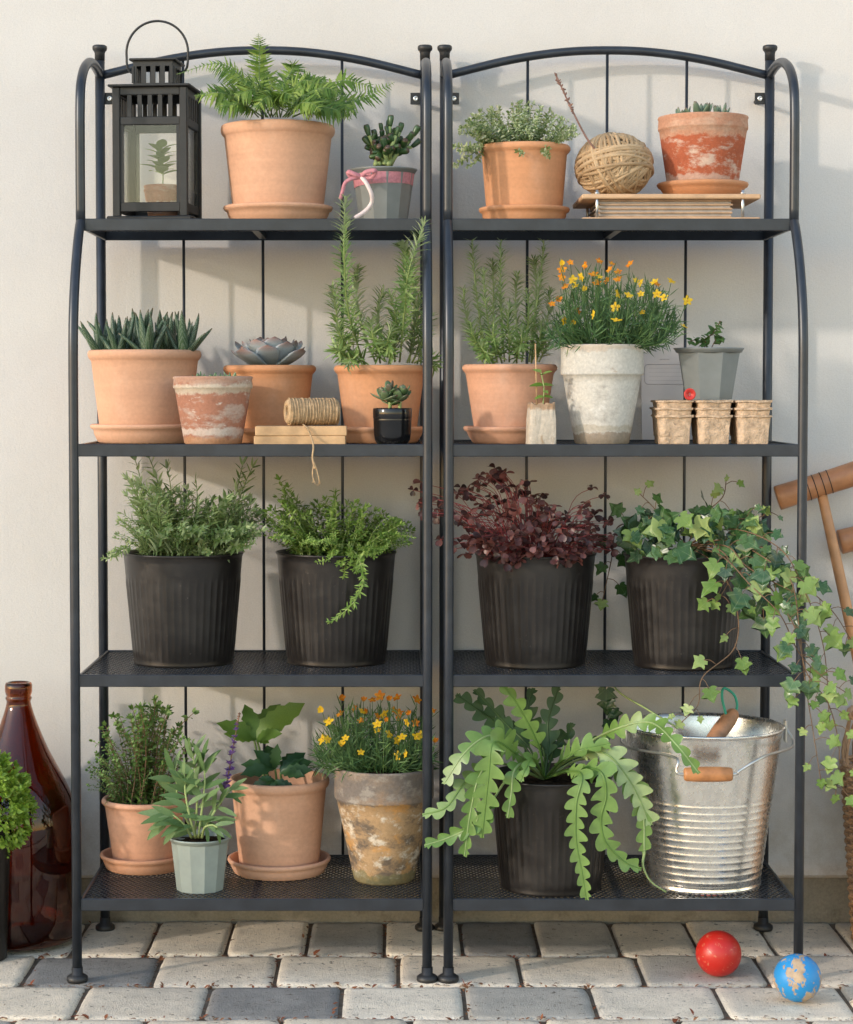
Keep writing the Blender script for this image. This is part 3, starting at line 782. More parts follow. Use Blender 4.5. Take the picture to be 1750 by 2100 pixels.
terracotta_pot(helle, rr, 82 / s_, H, MT['terra_pale'], .019); soil(helle, rr - .016, H - .040)
B = on_shelf(788, 1818, 62, 3); s_ = S(B[1]); rr = 104 / s_; H = rim_h(788, B[1], rr, 1588, B[2])
brown = potted('potted_marigold', 'mossy brown weathered clay pot with orange and yellow flowers', 'potted plant', B, PG); brownH = H; brown_r = rr
classic_pot(brown, rr, 63 / s_, H, MT['w_brown'], .056, .0035); soil(brown, rr - .010, H - .008)
# ---- grey pot on the peat trays
TRAY_LIP = .0755
B = base_at(1455, -.235, SZ[1] + TRAY_LIP + .001); s_ = S(-.235); rr = 72 / s_; H = rim_h(1455, -.235, rr, 712, B[2])
greyp = potted('potted_creeper', 'dark grey faceted pot with a small creeper standing on peat trays', 'potted plant', B, PG); greyH = H; grey_r = rr
faceted_pot(greyp, rr, 50 / s_, H, MT['grey_pot'], 8, .30); soil(greyp, rr - .007, H - .009)
# ---------------------------------------------------------------- other things on the shelves and the ground
# ---- lantern
def lantern():
    Yc = -.125; B = base_at(325, Yc, SZ[0]); root = thing('lantern', 'black metal lantern with slotted top, glass sides and ring handle', 'lantern', B, R(-6))
    k = MT['lantern']; a = .0585; c = .0065
    MB().add(*box_geo(-.080, .080, -.080, .080, 0, .0035, .001)).add(*box_geo(-.074, .074, -.074, .074, .0035, .012, .002)).build('base', k, root, False)
    for sx in (-1, 1):
        for sy in (-1, 1):
            MB().add(*box_geo(sx * a - c, sx * a + c, sy * a - c, sy * a + c, .012, .232, .0012)).build('corner_post', k, root, False)
    for q in range(4):
        m = Matrix.Rotation(q * math.pi / 2, 4, 'Z')
        obj('bottom_rail', MB().add(*box_geo(-a + c, a - c, -a - .004, -a + .004, .020, .036, .001)).mesh('bottom_rail', k, False), root, mw=m)
        obj('middle_rail', MB().add(*box_geo(-a + c, a - c, -a - .004, -a + .004, .168, .182, .001)).mesh('middle_rail', k, False), root, mw=m)
        obj('top_rail', MB().add(*box_geo(-a + c, a - c, -a - .004, -a + .004, .219, .2325, .001)).mesh('top_rail', k, False), root, mw=m)
        for i in range(5):
            x = (-2 + i) * .0178
            obj('slat', MB().add(*box_geo(x - .0037, x + .0037, -a - .003, -a + .001, .182, .219)).mesh('slat', k, False), root, mw=m)
        obj('pane', MB().add(*box_geo(-a + c, a - c, -a - .0008, -a + .0008, .036, .168)).mesh('pane', MT['pane'], False), root, mw=m)
        for sx in (-1, 1):
            obj('glazing_bar', MB().add(*box_geo(sx * (a - c - .003) - .003, sx * (a - c - .003) + .003, -a - .003, -a - .0009, .036, .168)).mesh('glazing_bar', k, False), root, mw=m)
        b = .034
        o = obj('chimney_wall', MB().add(*box_geo(-b, b, -b - .001, -b + .001, .236, .243)).add(*box_geo(-b, b, -b - .001, -b + .001, .272, .281)).mesh('chimney_wall', k, False), root, mw=m)
        for i in range(5):
            x = (-2 + i) * .0165
            obj('slat', MB().add(*box_geo(x - .0042, x + .0042, -b - .0011, -b + .0009, .243, .272)).mesh('slat', k, False), root, mw=m)
    MB().add(*box_geo(-.0715, .0715, -.0715, .0715, .2325, .2365, .0012)).build('roof', k, root, False)
    MB().add(*box_geo(-.041, .041, -.041, .041, .281, .285, .0012)).build('chimney_cap', k, root, False)
    P = [(-.0355, 0, .268), (-.046, 0, .266), (-.053, 0, .275)] + [(.0545 * math.cos(t), 0, .300 + .0545 * math.sin(t)) for t in np.linspace(math.pi * 1.03, -.03 * math.pi, 24)] + [(.053, 0, .275), (.046, 0, .266), (.0355, 0, .268)]
    MB().add(*tube_geo(bez(P, 60), .0021, 10)).build('ring_handle', k, root)
    return root, B
def pane_mat():
    m, t, p = new_mat('window_glass'); t.nodes.remove(p)
    tr = nd(t, 'ShaderNodeBsdfTransparent'); gl = nd(t, 'ShaderNodeBsdfGlossy'); gl.inputs['Roughness'].default_value = .03
    tr.inputs[0].default_value = (.98, .98, .98, 1)
    fr = nd(t, 'ShaderNodeFresnel'); fr.inputs[0].default_value = 1.5; mx = nd(t, 'ShaderNodeMixShader')
    t.links.new(mth(t, 'MULTIPLY', fr.outputs[0], .8), mx.inputs[0]); t.links.new(tr.outputs[0], mx.inputs[1]); t.links.new(gl.outputs[0], mx.inputs[2])
    t.links.new(mx.outputs[0], t.nodes['Material Output'].inputs[0]); return m
MT['pane'] = pane_mat()
lant, LB = lantern()
# seedling inside the lantern
lseed = thing('potted_seedling', 'small leafy seedling in a clay pot behind the lantern glass', 'potted plant', LB + A(.008, 0, .0125), 0)
classic_pot(lseed, .033, .025, .058, MT['w_pink'], .012, .001, .003); soil(lseed, .029, .052)

# ---- flower press
x0, x1 = at(1194, 440, -.225)[0], at(1561, 440, -.225)[0]; px, hw = (x0 + x1) / 2, (x1 - x0) / 2
press = thing('flower_press', 'plywood flower press with layered card under the twine ball', 'flower press', (px, -.125, SZ[0]))
ph = PRESS_H; D2 = .100
MB().add(*box_geo(-hw, hw, -D2, D2, 0, .0072, .002)).build('bottom_board', MT['wood_ply'], press, False)
MB().add(*box_geo(-hw, hw, -D2, D2, ph - .0085, ph, .002)).build('top_board', MT['wood_ply'], press, False)
n = 9; zz = np.linspace(.0074, ph - .0087, n + 1)
for i in range(n):
    j = rng.uniform(-.002, .002)
    card = i % 2 == 0
    MB().add(*box_geo(-hw + .030 + j, hw - .048 + j, -D2 + .012 + (0 if card else .003), D2 - .012, zz[i] + .0002, zz[i + 1] - .0002)).build('card_sheet' if card else 'paper_sheet', MT['card' if card else 'paper_grey'], press, False)
for sx, ox in ((-1, .026), (1, .030)):
    for sy in (-1, 1):
        X, Y_ = sx * (hw - ox), sy * (D2 - .006 if sy < 0 else D2 - .012)
        b = MB().add(*tube_geo([(0, 0, .0005), (0, 0, ph + .007)], .0028, 10)).build('bolt', MT['wire'], press, loc=(X, Y_, 0))
        mb = MB().add(*lathe_geo([(.0029, ph + .0002), (.0048, ph + .0002), (.0045, ph + .003), (.0029, ph + .003)], 14))
        for s2 in (): mb.add(*tube_geo([(s2 * .003, 0, ph + .003), (s2 * .006, 0, ph + .006), (s2 * .0065, 0, ph + .007)], [.0012, .0014, .0008], 8))
        mb.build('nut', MT['wire'], b)

# ---- ball of twine
tb = A(at(1260, 338, -.155)[0], -.155, SZ[0] + PRESS_H); rx, rz = .0635, .0535
ball = thing('twine_ball', 'large ball of rough natural twine on the flower press', 'twine ball', tb + A(0, 0, .0005))
MT['twine_core'] = plain('twine_core', (.16, .10, .055), .95, 0, .3, 60)
th = np.linspace(-math.pi / 2, math.pi / 2, 15)
MB().add(*lathe_geo([(max(.0001, (rx - .003) * math.cos(t)), rz + (rz - .003) * math.sin(t)) for t in th], 32)).build('core', MT['twine_core'], ball)
MT['raffia'] = leafmat('raffia_strand', (.40, .27, .15), (.56, .40, .24), .85, 0, .15, cc=(.34, .22, .12))
mb = MB()
bands = [((.15, -.35, 1), 12, .10), ((.9, -.6, .5), 12, .095), ((-.8, -.3, .55), 12, .095), ((.4, .9, .5), 9, .10), ((1, .1, -.05), 9, .095), ((-.6, -.5, 1.0), 6, .09), ((.75, -.55, .25), 6, .09), ((-.1, .35, 1), 7, .085)]
for bi, (ax, cnt, sp) in enumerate(bands):
    ax = unit(ax); F_ = frame(ax)
    for i in range(cnt):
        off = (i - (cnt - 1) / 2) * sp * 1.12 + rng.normal(0, .014)
        if abs(off) > .93: continue
        q = math.sqrt(1 - off * off); t = np.linspace(0, 2 * math.pi, 44, endpoint=False)
        wob = off + .09 * np.sin(t + rng.uniform(0, 6)) + .02 * np.sin(3 * t + rng.uniform(0, 6))
        P = np.outer(np.cos(t) * q, F_[:, 0]) + np.outer(np.sin(t) * q, F_[:, 2]) + np.outer(wob, ax)
        P = P / np.linalg.norm(P, axis=1)[:, None] * (.985 + .055 * bi / 8 + rng.uniform(0, .02))
        P = P * A(rx, rx, rz) + A(0, 0, rz)
        V, F = tube_geo(P, .0033 * rng.uniform(.6, 1.2), 5, False, True); mb.add(V, F)
V_ = np.concatenate(mb.v); lo = V_[:, 2].min()
for v in mb.v: v[:, 2] = np.maximum(v[:, 2], .0004)
mb.build('strands', MT['raffia'], ball, kind='stuff')
# dried seed stalk stuck in the ball
P = [at(1233, 318, -.200), at(1205, 285, -.205), at(1172, 222, -.20), at(1140, 152, -.19)]
stalk = thing('dried_stalk', 'thin dried seed stalk stuck into the twine ball', 'dried flower', P[0]); L_ = [p - P[0] for p in P]
C_ = bez(L_, 30); MB().add(*tube_geo(C_, np.linspace(.0021, .0012, 30), 7)).build('stem', MT['dry'], stalk)
mb = MB(); sd = fat_geo(.5, .45, 4, 6, 0)
for i in range(46):
    u = .62 + .38 * i / 46; p = C_[min(29, int(u * 29))] + (C_[min(29, int(u * 29) + 1)] - C_[min(29, int(u * 29))]) * ((u * 29) % 1)
    d = unit(A(-.4, 0, 1) + rng.normal(0, .8, 3)); mb.add(xf(sd[0], mat4(p, d, (0, -1, 0), rng.uniform(.0045, .0068))), sd[1])
mb.build('seed_head', MT['dry'], stalk, kind='stuff')

# ---- wooden boards, spool of jute
f = at(616, 912, -.322); bw = 94 / S(-.322)
for i, (dx, dr) in enumerate(((0, 0), (.0015, R(1.2)))):
    z_ = SZ[1] + i * .0163
    o = MB().add(*box_geo(-bw, bw, -.034, .034, 0, .0160, .0012)).build('wood_block', MT['wood'], loc=(f[0] + dx - .001, -.288, z_), rot=(0, 0, dr), smooth=False)
    tag(o, ('lower of two pale wooden blocks under the jute spool', 'upper of two pale wooden blocks, the jute spool lying on it')[i], 'wood block', 'stacked wooden blocks')
zt = SZ[1] + .0326
c0 = A(at(640, 845, -.292)[0], -.292, zt + .0238); axd = unit(A(1, .30, 0))
spool = thing('jute_spool', 'spool of tan jute twine lying on the wooden blocks', 'twine spool', c0 - A(0, 0, .0234))
cl = A(0, 0, .0234); L = .044; F_ = frame(axd)
def ringpts(r, x, n=32):
    t = np.linspace(0, 2 * math.pi, n, endpoint=False); return cl + np.outer(np.cos(t) * r, F_[:, 0]) + np.outer(np.sin(t) * r, F_[:, 2]) + axd * x
prof = [(.007, -L + .004), (.007, L - .004)]
V = []; Fc = []
pr = [(.0068, L), (.0074, -L + .001), (.0074, -L), (.018, -L - .0004), (.0205, -L + .002), (.0214, -L + .006), (.0214, L - .006), (.0205, L - .002), (.0178, L + .0004), (.0072, L)]
for r_, x_ in pr: V.append(ringpts(r_, x_))
k = 32
for i in range(len(pr) - 1):
    for j in range(k): Fc.append((i * k + j, i * k + (j + 1) % k, (i + 1) * k + (j + 1) % k, (i + 1) * k + j))
MB().add(np.concatenate(V), Fc).build('core', MT['jute'], spool)
N = 24 * 44; t = np.linspace(0, 44 * 2 * math.pi, N); x_ = np.linspace(-L + .003, L - .003, N) + .0016 * np.sin(t * .37)
r_ = .0217 + .0008 * np.sin(t * 1.31) + .0003 * np.sin(t * .17)
P = cl + F_[:, 0] * (np.cos(t) * r_)[:, None] + F_[:, 2] * (np.sin(t) * r_)[:, None] + axd * x_[:, None]
P[:, 2] = np.maximum(P[:, 2], .0012)
MB().add(*tube_geo(P, .00105, 5)).build('windings', MT['jute'], spool)
e = [at(622, 871, -.316), at(630, 878, -.327), at(637, 893, -.3305), at(643, 915, -.352), at(641, 940, -.357), at(646, 962, -.358)]
O = c0 - A(0, 0, .0234)
mb = MB().add(*tube_geo(bez([p - O for p in e], 30), .0016, 6))
mb.add(*tube_geo(bez([e[-2] - O, at(643, 955, -.357) - O, at(641, 972, -.357) - O, at(644, 986, -.357) - O], 12), .0011, 5))
mb.add(*tube_geo(bez([e[-2] - O, at(648, 958, -.358) - O, at(652, 972, -.358) - O, at(656, 989, -.358) - O], 12), .0011, 5))
for q in ((644, 986), (656, 989)):
    for _ in range(7): mb.add(*tube_geo([at(q[0], q[1] - 2, -.3575) - O, at(q[0] + rng.normal(0, 4), q[1] + rng.uniform(2, 8), -.3575) - O], .0003, 4))
mb.build('loose_end', MT['jute'], spool)

# ---- bark seedling pot
B = base_at(1111, -.300, SZ[1]); s_ = S(-.30)
bark = thing('seedling_pot', 'small square bark-fibre pot with a young seedling and stick', 'potted plant', B, R(4)); bh = at(1111, 828, -.325)[2] - SZ[1]
V = []; a, b = 29 / s_, 25.5 / s_
n = 9
for z_, q in ((0, a), (bh * .25, a * .985), (bh * .6, a * .95), (bh * .9, b), (bh, b)):
    for sx0, sy0, sx1, sy1 in ((-1, -1, 1, -1), (1, -1, 1, 1), (1, 1, -1, 1), (-1, 1, -1, -1)):
        for i in range(n):
            u = i / n; x = sx0 + (sx1 - sx0) * u; y = sy0 + (sy1 - sy0) * u; sft = .94 if i == 0 else 1
            jz = rng.normal(0, .0016) if z_ == bh else 0
            V.append((x * q * sft + rng.normal(0, .0003), y * q * sft + rng.normal(0, .0003), z_ + jz))
m_ = 4 * n; Fc = [(i * m_ + j, i * m_ + (j + 1) % m_, (i + 1) * m_ + (j + 1) % m_, (i + 1) * m_ + j) for i in range(4) for j in range(m_)]
V = np.array(V); inner = V[-m_:] * A(.88, .88, 1); V = np.concatenate([V, inner, inner - A(0, 0, .012)])
Fc += [(4 * m_ + j, 4 * m_ + (j + 1) % m_, 5 * m_ + (j + 1) % m_, 5 * m_ + j) for j in range(m_)] + [(5 * m_ + j, 5 * m_ + (j + 1) % m_, 6 * m_ + (j + 1) % m_, 6 * m_ + j) for j in range(m_)] + [tuple(range(m_ - 1, -1, -1))]
MB().add(V, Fc).build('pot', MT['w_small'], bark, False); soil(bark, b * .9, bh - .006, .002)
barkB, bark_h = B, bh
MB().add(*tube_geo([(-.006, .006, bh - .02), (-.009, .008, bh + .10)], .0013, 6)).build('stick', MT['wood'], bark)

# ---- peat trays
TW = 242 / S(-.30); tx = (at(1350, 860, -.3)[0] + at(1592, 860, -.3)[0]) / 2
def cell_mesh():
    p = TW / 6 - .0006; q = p * .80; h0 = .050; n = 5; V = []
    def sq(r, z, j=.0): 
        o = []
        for sx0, sy0, sx1, sy1 in ((-1, -1, 1, -1), (1, -1, 1, 1), (1, 1, -1, 1), (-1, 1, -1, -1)):
            for i in range(n):
                u = i / n; sft = .93 if i == 0 else 1
                o.append(((sx0 + (sx1 - sx0) * u) * r * sft + rng.normal(0, j), (sy0 + (sy1 - sy0) * u) * r * sft + rng.normal(0, j), z + rng.normal(0, j)))
        return o
    for r, z, j in ((q * .96, 0, 0), (q, .003, .0002), (q + (p * .86 - q) * .5, h0 * .5, .0004), (p * .90, h0 - .004, .0003), (p, h0 - .003, .0006), (p, h0, .0005), (p * .84, h0, .0002), (q * .9, .004, 0)):
        V += sq(r, z, j)
    m_ = 4 * n; Fc = [(i * m_ + j, i * m_ + (j + 1) % m_, (i + 1) * m_ + (j + 1) % m_, (i + 1) * m_ + j) for i in range(7) for j in range(m_)] + [tuple(range(m_ - 1, -1, -1)), tuple(range(7 * m_, 8 * m_))]
    return MB().add(V, Fc).mesh('cell', MT['peat'], False)
cells = [cell_mesh() for _ in range(3)]
for k in range(3):
    t_ = thing('seedling_tray', ('lowest of three stacked brown peat seedling trays', 'middle of three stacked brown peat seedling trays', 'topmost of three stacked brown peat seedling trays')[k], 'seedling tray', (tx + rng.normal(0, .001), -.300 + TW / 3 + .012, SZ[1] + .0125 * k), R(-2.2 + rng.normal(0, .5)), 'stacked peat seedling trays')
    for i in range(3):
        for j in range(2):
            obj('cell', cells[(i + j + k) % 3], t_, ((i - 1) * TW / 3, (j - .5) * TW / 3, 0), (0, 0, 0))
    mb = MB()
    for i in range(2): mb.add(*box_geo((i - .5) * TW / 3 - .003, (i - .5) * TW / 3 + .003, -TW / 6 + .004, TW / 6 - .004, .0455, .0478))
    mb.add(*box_geo(-TW / 3, TW / 3, -.003, .003, .0450, .0475)); mb.build('web', MT['peat'], t_, False)
# red button leaning on the grey pot
p = at(1416, 822, -.318)
btn = thing('button', 'round red button on the rim of the peat trays', 'button', (p[0], -.312, SZ[1] + .0752), R(8))
P = [(.0025, -.0016), (.0085, -.0016), (.0100, -.0006), (.0100, .0012), (.0090, .0022), (.0075, .0014), (.0025, .0014)]
V, F = lathe_geo(P, 28, close=True); V = V @ np.array(Matrix.Rotation(R(90), 3, 'X')).T + A(0, 0, .0101)
MB().add(V, F).build('disc', MT['red'], btn)
MB().add(*box_geo(-.0026, .0026, -.0012, .0012, .0093, .0109)).build('bridge', MT['red'], btn, False)

# ---- card leaning at the back
p0, p1 = at(1316, 903, .02), at(1450, 903, .02); zt = at(1380, 702, .035)[2] - SZ[1]
crd = thing('card', 'mauve-grey card leaning on the wall behind the grey faceted pot', 'card', ((p0[0] + p1[0]) / 2, .012, SZ[1]))
hw = (p1[0] - p0[0]) / 2; slope = .026 / zt
me = MB().add(*box_geo(-hw, hw, -.0012, .0012, 0, zt)).build('sheet', MT['envelope'], crd, False, rot=(-math.atan(slope), 0, 0))
# printed frame with rounded corners
fx0, fz0, fx1, fz1 = at(1322, 790, .03)[0] - crd.location.x, at(1380, 787, .03)[2] - SZ[1], hw - .004, at(1380, 746, .03)[2] - SZ[1]
P = []; rc = .007
for cx_, cz_, a0 in ((fx0 + rc, fz0 + rc, math.pi), (fx1 - rc, fz0 + rc, 1.5 * math.pi), (fx1 - rc, fz1 - rc, 0), (fx0 + rc, fz1 - rc, .5 * math.pi)):
    for t in np.linspace(a0, a0 + math.pi / 2, 6): P.append((cx_ + rc * math.cos(t), -.0015, cz_ + rc * math.sin(t)))
mb = MB().add(*tube_geo(P, .0006, 4, False, True))
for i in range(7): mb.add(*box_geo(fx0 + .028 + i * .0026, fx0 + .0298 + i * .0026, -.0016, -.0012, fz1 + .0085, fz1 + .0104))
for i in range(4): mb.add(*box_geo(fx0 + .008, fx1 - .008, -.0015, -.0012, fz0 + .007 + i * .0075, fz0 + .0074 + i * .0075))
mb.build('print', MT['print'], me, False)

# ---- galvanised bucket
def galv():
    m, t, p = new_mat('galvanised_steel'); co = coords(t)
    vo = nd(t, 'ShaderNodeTexVoronoi'); vo.inputs['Scale'].default_value = 140; t.links.new(co, vo.inputs['Vector'])
    bw = nd(t, 'ShaderNodeRGBToBW'); t.links.new(vo.outputs['Color'], bw.inputs[0])
    st = noise(t, 6, 4, .6, co, (3, 3, .35))
    c = ramp(t, mth(t, 'ADD', mth(t, 'MULTIPLY', bw.outputs[0], .35), mth(t, 'MULTIPLY', st, .65)), [(.3, (.76, .75, .72)), (.7, (.88, .87, .84))])
    t.links.new(c, p.inputs['Base Color']); p.inputs['Metallic'].default_value = .95
    t.links.new(ramp(t, bw.outputs[0], [(0, .24), (1, .30)]), p.inputs['Roughness'])
    bump(t, p, noise(t, 16, 2, .5, co), .06, .002)
    return m
MT['galv'] = galv()
B = on_shelf(1443, 1837, 115, 3); s_ = S(B[1]); br = 115 / s_; rr = 160 / s_; H = at(1440, 1487, B[1])[2] - B[2]
BKB = B; bucket = thing('bucket', 'galvanised steel bucket with ringed lower half and wooden grip', 'bucket', B)
P = [(.0001, .004), (br - .003, .004), (br - .001, .0), (br + .002, .0), (br + .0025, .006), (br, .009)]
zs = np.linspace(.012, H - .006, 260)
for z_ in zs:
    r_ = br + (rr - br) * z_ / H; u = z_ / H
    if .05 < u < .575: 
        k_ = (u - .05) / .525 * 12; r_ += .0007 * (math.exp(-(((k_ % 1) - .5) / .20) ** 2) - .3)
    P.append((r_, z_))
P += [(rr + .002, H - .004), (rr + .0035, H - .001), (rr + .002, H + .0015), (rr - .001, H), (rr - .0025, H - .005)]
P += [(br + (rr - br) * u - .0026, H * u) for u in np.linspace(.9, .05, 10)] + [(.0001, .010)]
MB().add(*lathe_geo(P, 128)).build('body', MT['galv'], bucket)
for sx in (-1, 1):
    o = MB().add(*box_geo(-.0016, .0016, -.010, .010, -.022, .016, .001)).build('ear', MT['wire'], bucket, False, loc=(sx * (rr + .0035), -.012, H - .005))
tip = at(1453, 1588, B[1] - rr - .045) - B
lft = A(-rr - .006, -.012, H - .006); rgt = A(rr + .006, -.012, H - .006)
g0, g1 = tip + A(-.040, 0, 0), tip + A(.040, 0, 0)
wirep = [A(-rr + .001, -.012, H - .004), lft, A(-rr * .98 - .012, -.05, H - .028), A(-rr * .55, -rr - .030, tip[2] + .026), g0 + A(-.012, 0, .006), g0, g1, g1 + A(.012, 0, .006), A(rr * .55, -rr - .030, tip[2] + .026), A(rr * .98 + .012, -.05, H - .028), rgt, A(rr - .001, -.012, H - .004)]
bail = MB().add(*tube_geo(bez(wirep, 90), .0025, 8)).build('bail', MT['wire'], bucket)
MT['grip'] = plain('orange_turned_wood', (.46, .20, .075), .45, 0, .25, 40, 300, .15)
MB().add(*tube_geo([g0 + (g1 - g0) * u for u in (0, .01, .06, .25, .5, .75, .94, .99, 1)], [.006, .0100, .0115, .0125, .0128, .0125, .0115, .010, .006], 20)).build('grip', MT['grip'], bail)
# trowel standing in the bucket
h0 = at(1467, 1512, B[1] + .02); h1 = at(1508, 1459, B[1] + .07); dr = unit(h1 - h0); foot_ = h0 - dr * .17
trow = thing('trowel', 'wooden trowel handle with teal loop sticking out of the bucket', 'trowel', foot_)
MT['handle'] = plain('reddish_handle_wood', (.60, .29, .15), .5, 0, .25, 40, 300, .15)
us = np.array([0, .12, .3, .55, .8, .93, .98, 1.0]); L_ = np.linalg.norm(h1 - h0) + .05; hs = h1 - dr * L_ - foot_
MB().add(*tube_geo([hs + dr * L_ * u for u in us], [.010, .0105, .0125, .0145, .0142, .012, .0085, .003], 18)).build('handle', MT['handle'], trow)
MB().add(*tube_geo([hs, hs - dr * .045], [.005, .004], 10)).build('shank', MT['wire'], trow)
lfv = leaf_geo(.55, 6, -.25, .02, lambda t: min(1, 1.3 * (1 - t) ** .4 + .0)); MB().add(xf(lfv[0], mat4(hs - dr * .03, -dr, (0, -1, .3), .085)), lfv[1]).build('blade', MT['galv'], trow)
q = h1 - dr * .012 - foot_
loop = [q + A(-.010, -.014, -.030), q + A(-.012, -.014, .0), q + A(-.019, -.010, .032), q + A(-.014, 0, .048), q + A(.004, .004, .036), q + A(.010, .006, .016), q + A(.004, .004, .0)]
MB().add(*tube_geo(bez(loop, 30), .0024, 7)).build('cord_loop', MT['teal'], trow)

# ---- demijohn
def amber():
    m, t, p = new_mat('amber_glass'); co = coords(t)
    p.inputs['Base Color'].default_value = (.30, .088, .026, 1); p.inputs['Roughness'].default_value = .04
    p.inputs['Transmission Weight'].default_value = 1.0; p.inputs['IOR'].default_value = 1.5
    bump(t, p, noise(t, 9, 3, .5, co), .10, .01); return m
MT['amber'] = amber()
pf = on(42, 1961, 0); Yd = pf[1] + .105; s_ = S(Yd); Xd = at(42, 1900, Yd)[0]
dj = thing('demijohn', 'big amber-brown glass demijohn standing by the wall', 'bottle', (Xd, Yd, .001))
zpx = lambda y: at(42, y, Yd)[2]
R_ = 121 / s_
out = [(.0001, .004), (R_ * .55, .004), (R_ * .80, .001), (R_ * .92, .006), (R_ * .985, .02), (R_, .05), (R_, zpx(1720))]
for yp, wpx in ((1690, 120), (1660, 116), (1630, 107), (1600, 93), (1570, 77), (1540, 61), (1510, 48), (1485, 38), (1465, 31), (1450, 26.5), (1440, 24.5)): out.append((wpx / s_, zpx(yp)))
prof = out + [(25.5 / s_, zpx(1436)), (27 / s_, zpx(1434)), (27 / s_, zpx(1431)), (24.5 / s_, zpx(1428)), (26.5 / s_, zpx(1424)), (28 / s_, zpx(1418)), (28 / s_, zpx(1406)), (26 / s_, zpx(1401)), (22 / s_, zpx(1400)), (18 / s_, zpx(1404)), (17.5 / s_, zpx(1430))]
inn = [(max(.0002, r_ - .0042), z_ + (.004 if i < 5 else 0)) for i, (r_, z_) in enumerate(out)][::-1]
MB().add(*lathe_geo(prof + inn, 96)).build('glass', MT['amber'], dj)

# ---- box ball in its pot, cut by the frame
cB = at(-34, 1652, -.20); boxp = thing('potted_boxwood', 'clipped bright green boxwood ball at the edge beside the demijohn', 'potted plant', (cB[0], -.20, .001))
MB().add(*lathe_geo([(.0001, 0), (.036, 0), (.038, .003), (.047, .235), (.049, .237), (.049, .242), (.045, .242), (.036, .02), (.0001, .02)], 56)).build('pot', MT['black_pot'], boxp)
soil(boxp, .043, .232)

# ---- balls
def ball_mat_red():
    m, t, p = new_mat('worn_red_paint'); co = coords(t)
    c = mixc(t, ramp(t, noise(t, 120, 5, .7, co), [(.58, 0.0), (.65, .7)]), (.52, .020, .012), (.60, .22, .12))
    c = mixc(t, .3, c, ramp(t, noise(t, 8, 4, .6, co), [(.3, .5), (.7, 1.0)]), 'MULTIPLY')
    t.links.new(c, p.inputs['Base Color']); p.inputs['Roughness'].default_value = .38; bump(t, p, noise(t, 60, 5, .6, co), .25, .0015); return m
def ball_mat_globe():
    m, t, p = new_mat('worn_blue_paint_on_wood'); co = coords(t)
    f = ramp(t, mth(t, 'ADD', mth(t, 'MULTIPLY', noise(t, 22, 7, .66, co), .75), mth(t, 'MULTIPLY', noise(t, 70, 4, .6, co), .25)), [(.475, 0.0), (.49, 1.0)])
    wood_ = ramp(t, noise(t, 60, 4, .6, co), [(.35, (.30, .21, .13)), (.65, (.50, .36, .23))])
    t.links.new(mixc(t, f, (.018, .24, .55), wood_), p.inputs['Base Color']); p.inputs['Roughness'].default_value = .45
    bump(t, p, f, .35, .0008); return m
MT['ball_red'] = ball_mat_red(); MT['ball_blue'] = ball_mat_globe()
def sphere(r, n=48, k=28): return lathe_geo([(max(.00005, r * math.sin(t)), r - r * math.cos(t)) for t in np.linspace(0, math.pi, k)], n)
rb_ = .0383
p = on(1474, 2003, 0); o = MB().add(*sphere(rb_)).build('croquet_ball', MT['ball_red'], loc=(at(1474, 1960, p[1])[0], p[1], .0008), rot=(0, 0, .7)); tag(o, 'scuffed red wooden ball on the paving', 'ball')
p = on(1636, 2055, 0); o = MB().add(*sphere(rb_)).build('croquet_ball', MT['ball_blue'], loc=(at(1636, 2010, p[1])[0], p[1], .0008), rot=(0, 0, 1.1)); tag(o, 'worn blue ball with bare wood patches on the paving', 'ball')

# ---- mallets leaning by the wall, in a wicker basket cut by the frame
MT['mallet'] = plain('varnished_mallet_wood', (.42, .19, .085), .4, 0, .3, 18, 200, .2)
MT['mallet2'] = plain('worn_pale_handle_wood', (.52, .26, .12), .45, 0, .25, 18, 200, .2)
MT['groove'] = plain('dark_groove', (.03, .015, .01), .7)
def mallet(head_l, head_c, handle_b, r, label, hs):
    hc = A(*head_c); hd = unit(hc - A(*head_l)); hl = np.linalg.norm(hc - A(*head_l)); B = A(*handle_b); dh = unit(hc - B)
    m = thing('croquet_mallet', label, 'mallet', B, 0, 'croquet mallets in the basket')
    us = [-1, -.985, -.9, -.5, 0, .5, .9, .985, 1]; rs = [r * .93, r, r * 1.0, r * .97, r * .95, r * .97, r, r, r * .93]
    hh = MB().add(*tube_geo([hc - B + hd * hl * u for u in us], rs, 28)).build('head', MT['mallet'], m)
    for u in (-.28, -.12, .06, .22):
        t = np.linspace(0, 2 * math.pi, 28, endpoint=False); F_ = frame(hd)
        P = hc - B + hd * hl * u + (np.outer(np.cos(t), F_[:, 0]) + np.outer(np.sin(t), F_[:, 2])) * (r * .962)
        MB().add(*tube_geo(P, .0009, 5, False, True)).build('groove', MT['groove'], hh)
    Lh = np.linalg.norm(hc - B)
    MB().add(*tube_geo([dh * Lh * u for u in (0, .3, .7, .9, .985)], [hs, hs, hs * .95, hs * .9, hs * .85], 18)).build('handle', MT['mallet2'], m)
hc = at(1682, 994, -.012); bb = on(1905, 1830, .02)
bask_c = A(at(1868, 1700, -.10)[0], -.10, 0)
mallet(at(1594, 1022, -.004), hc, (bask_c[0] + .02, -.06, .03), .0225, 'wooden mallet with grooved head leaning behind the shelf leg', .0105)
mallet(at(1722, 1112, .018), at(1830, 1085, .012), (bask_c[0] + .05, -.085, .03), .0225, 'second wooden mallet, only the end of its head showing', .0105)
bk = thing('wicker_basket', 'wicker basket at the edge below the mallets', 'basket', bask_c)
MT['wicker'] = leafmat('wicker_rod', (.34, .19, .10), (.52, .33, .20), .6, 0, .4, cc=(.42, .26, .15))
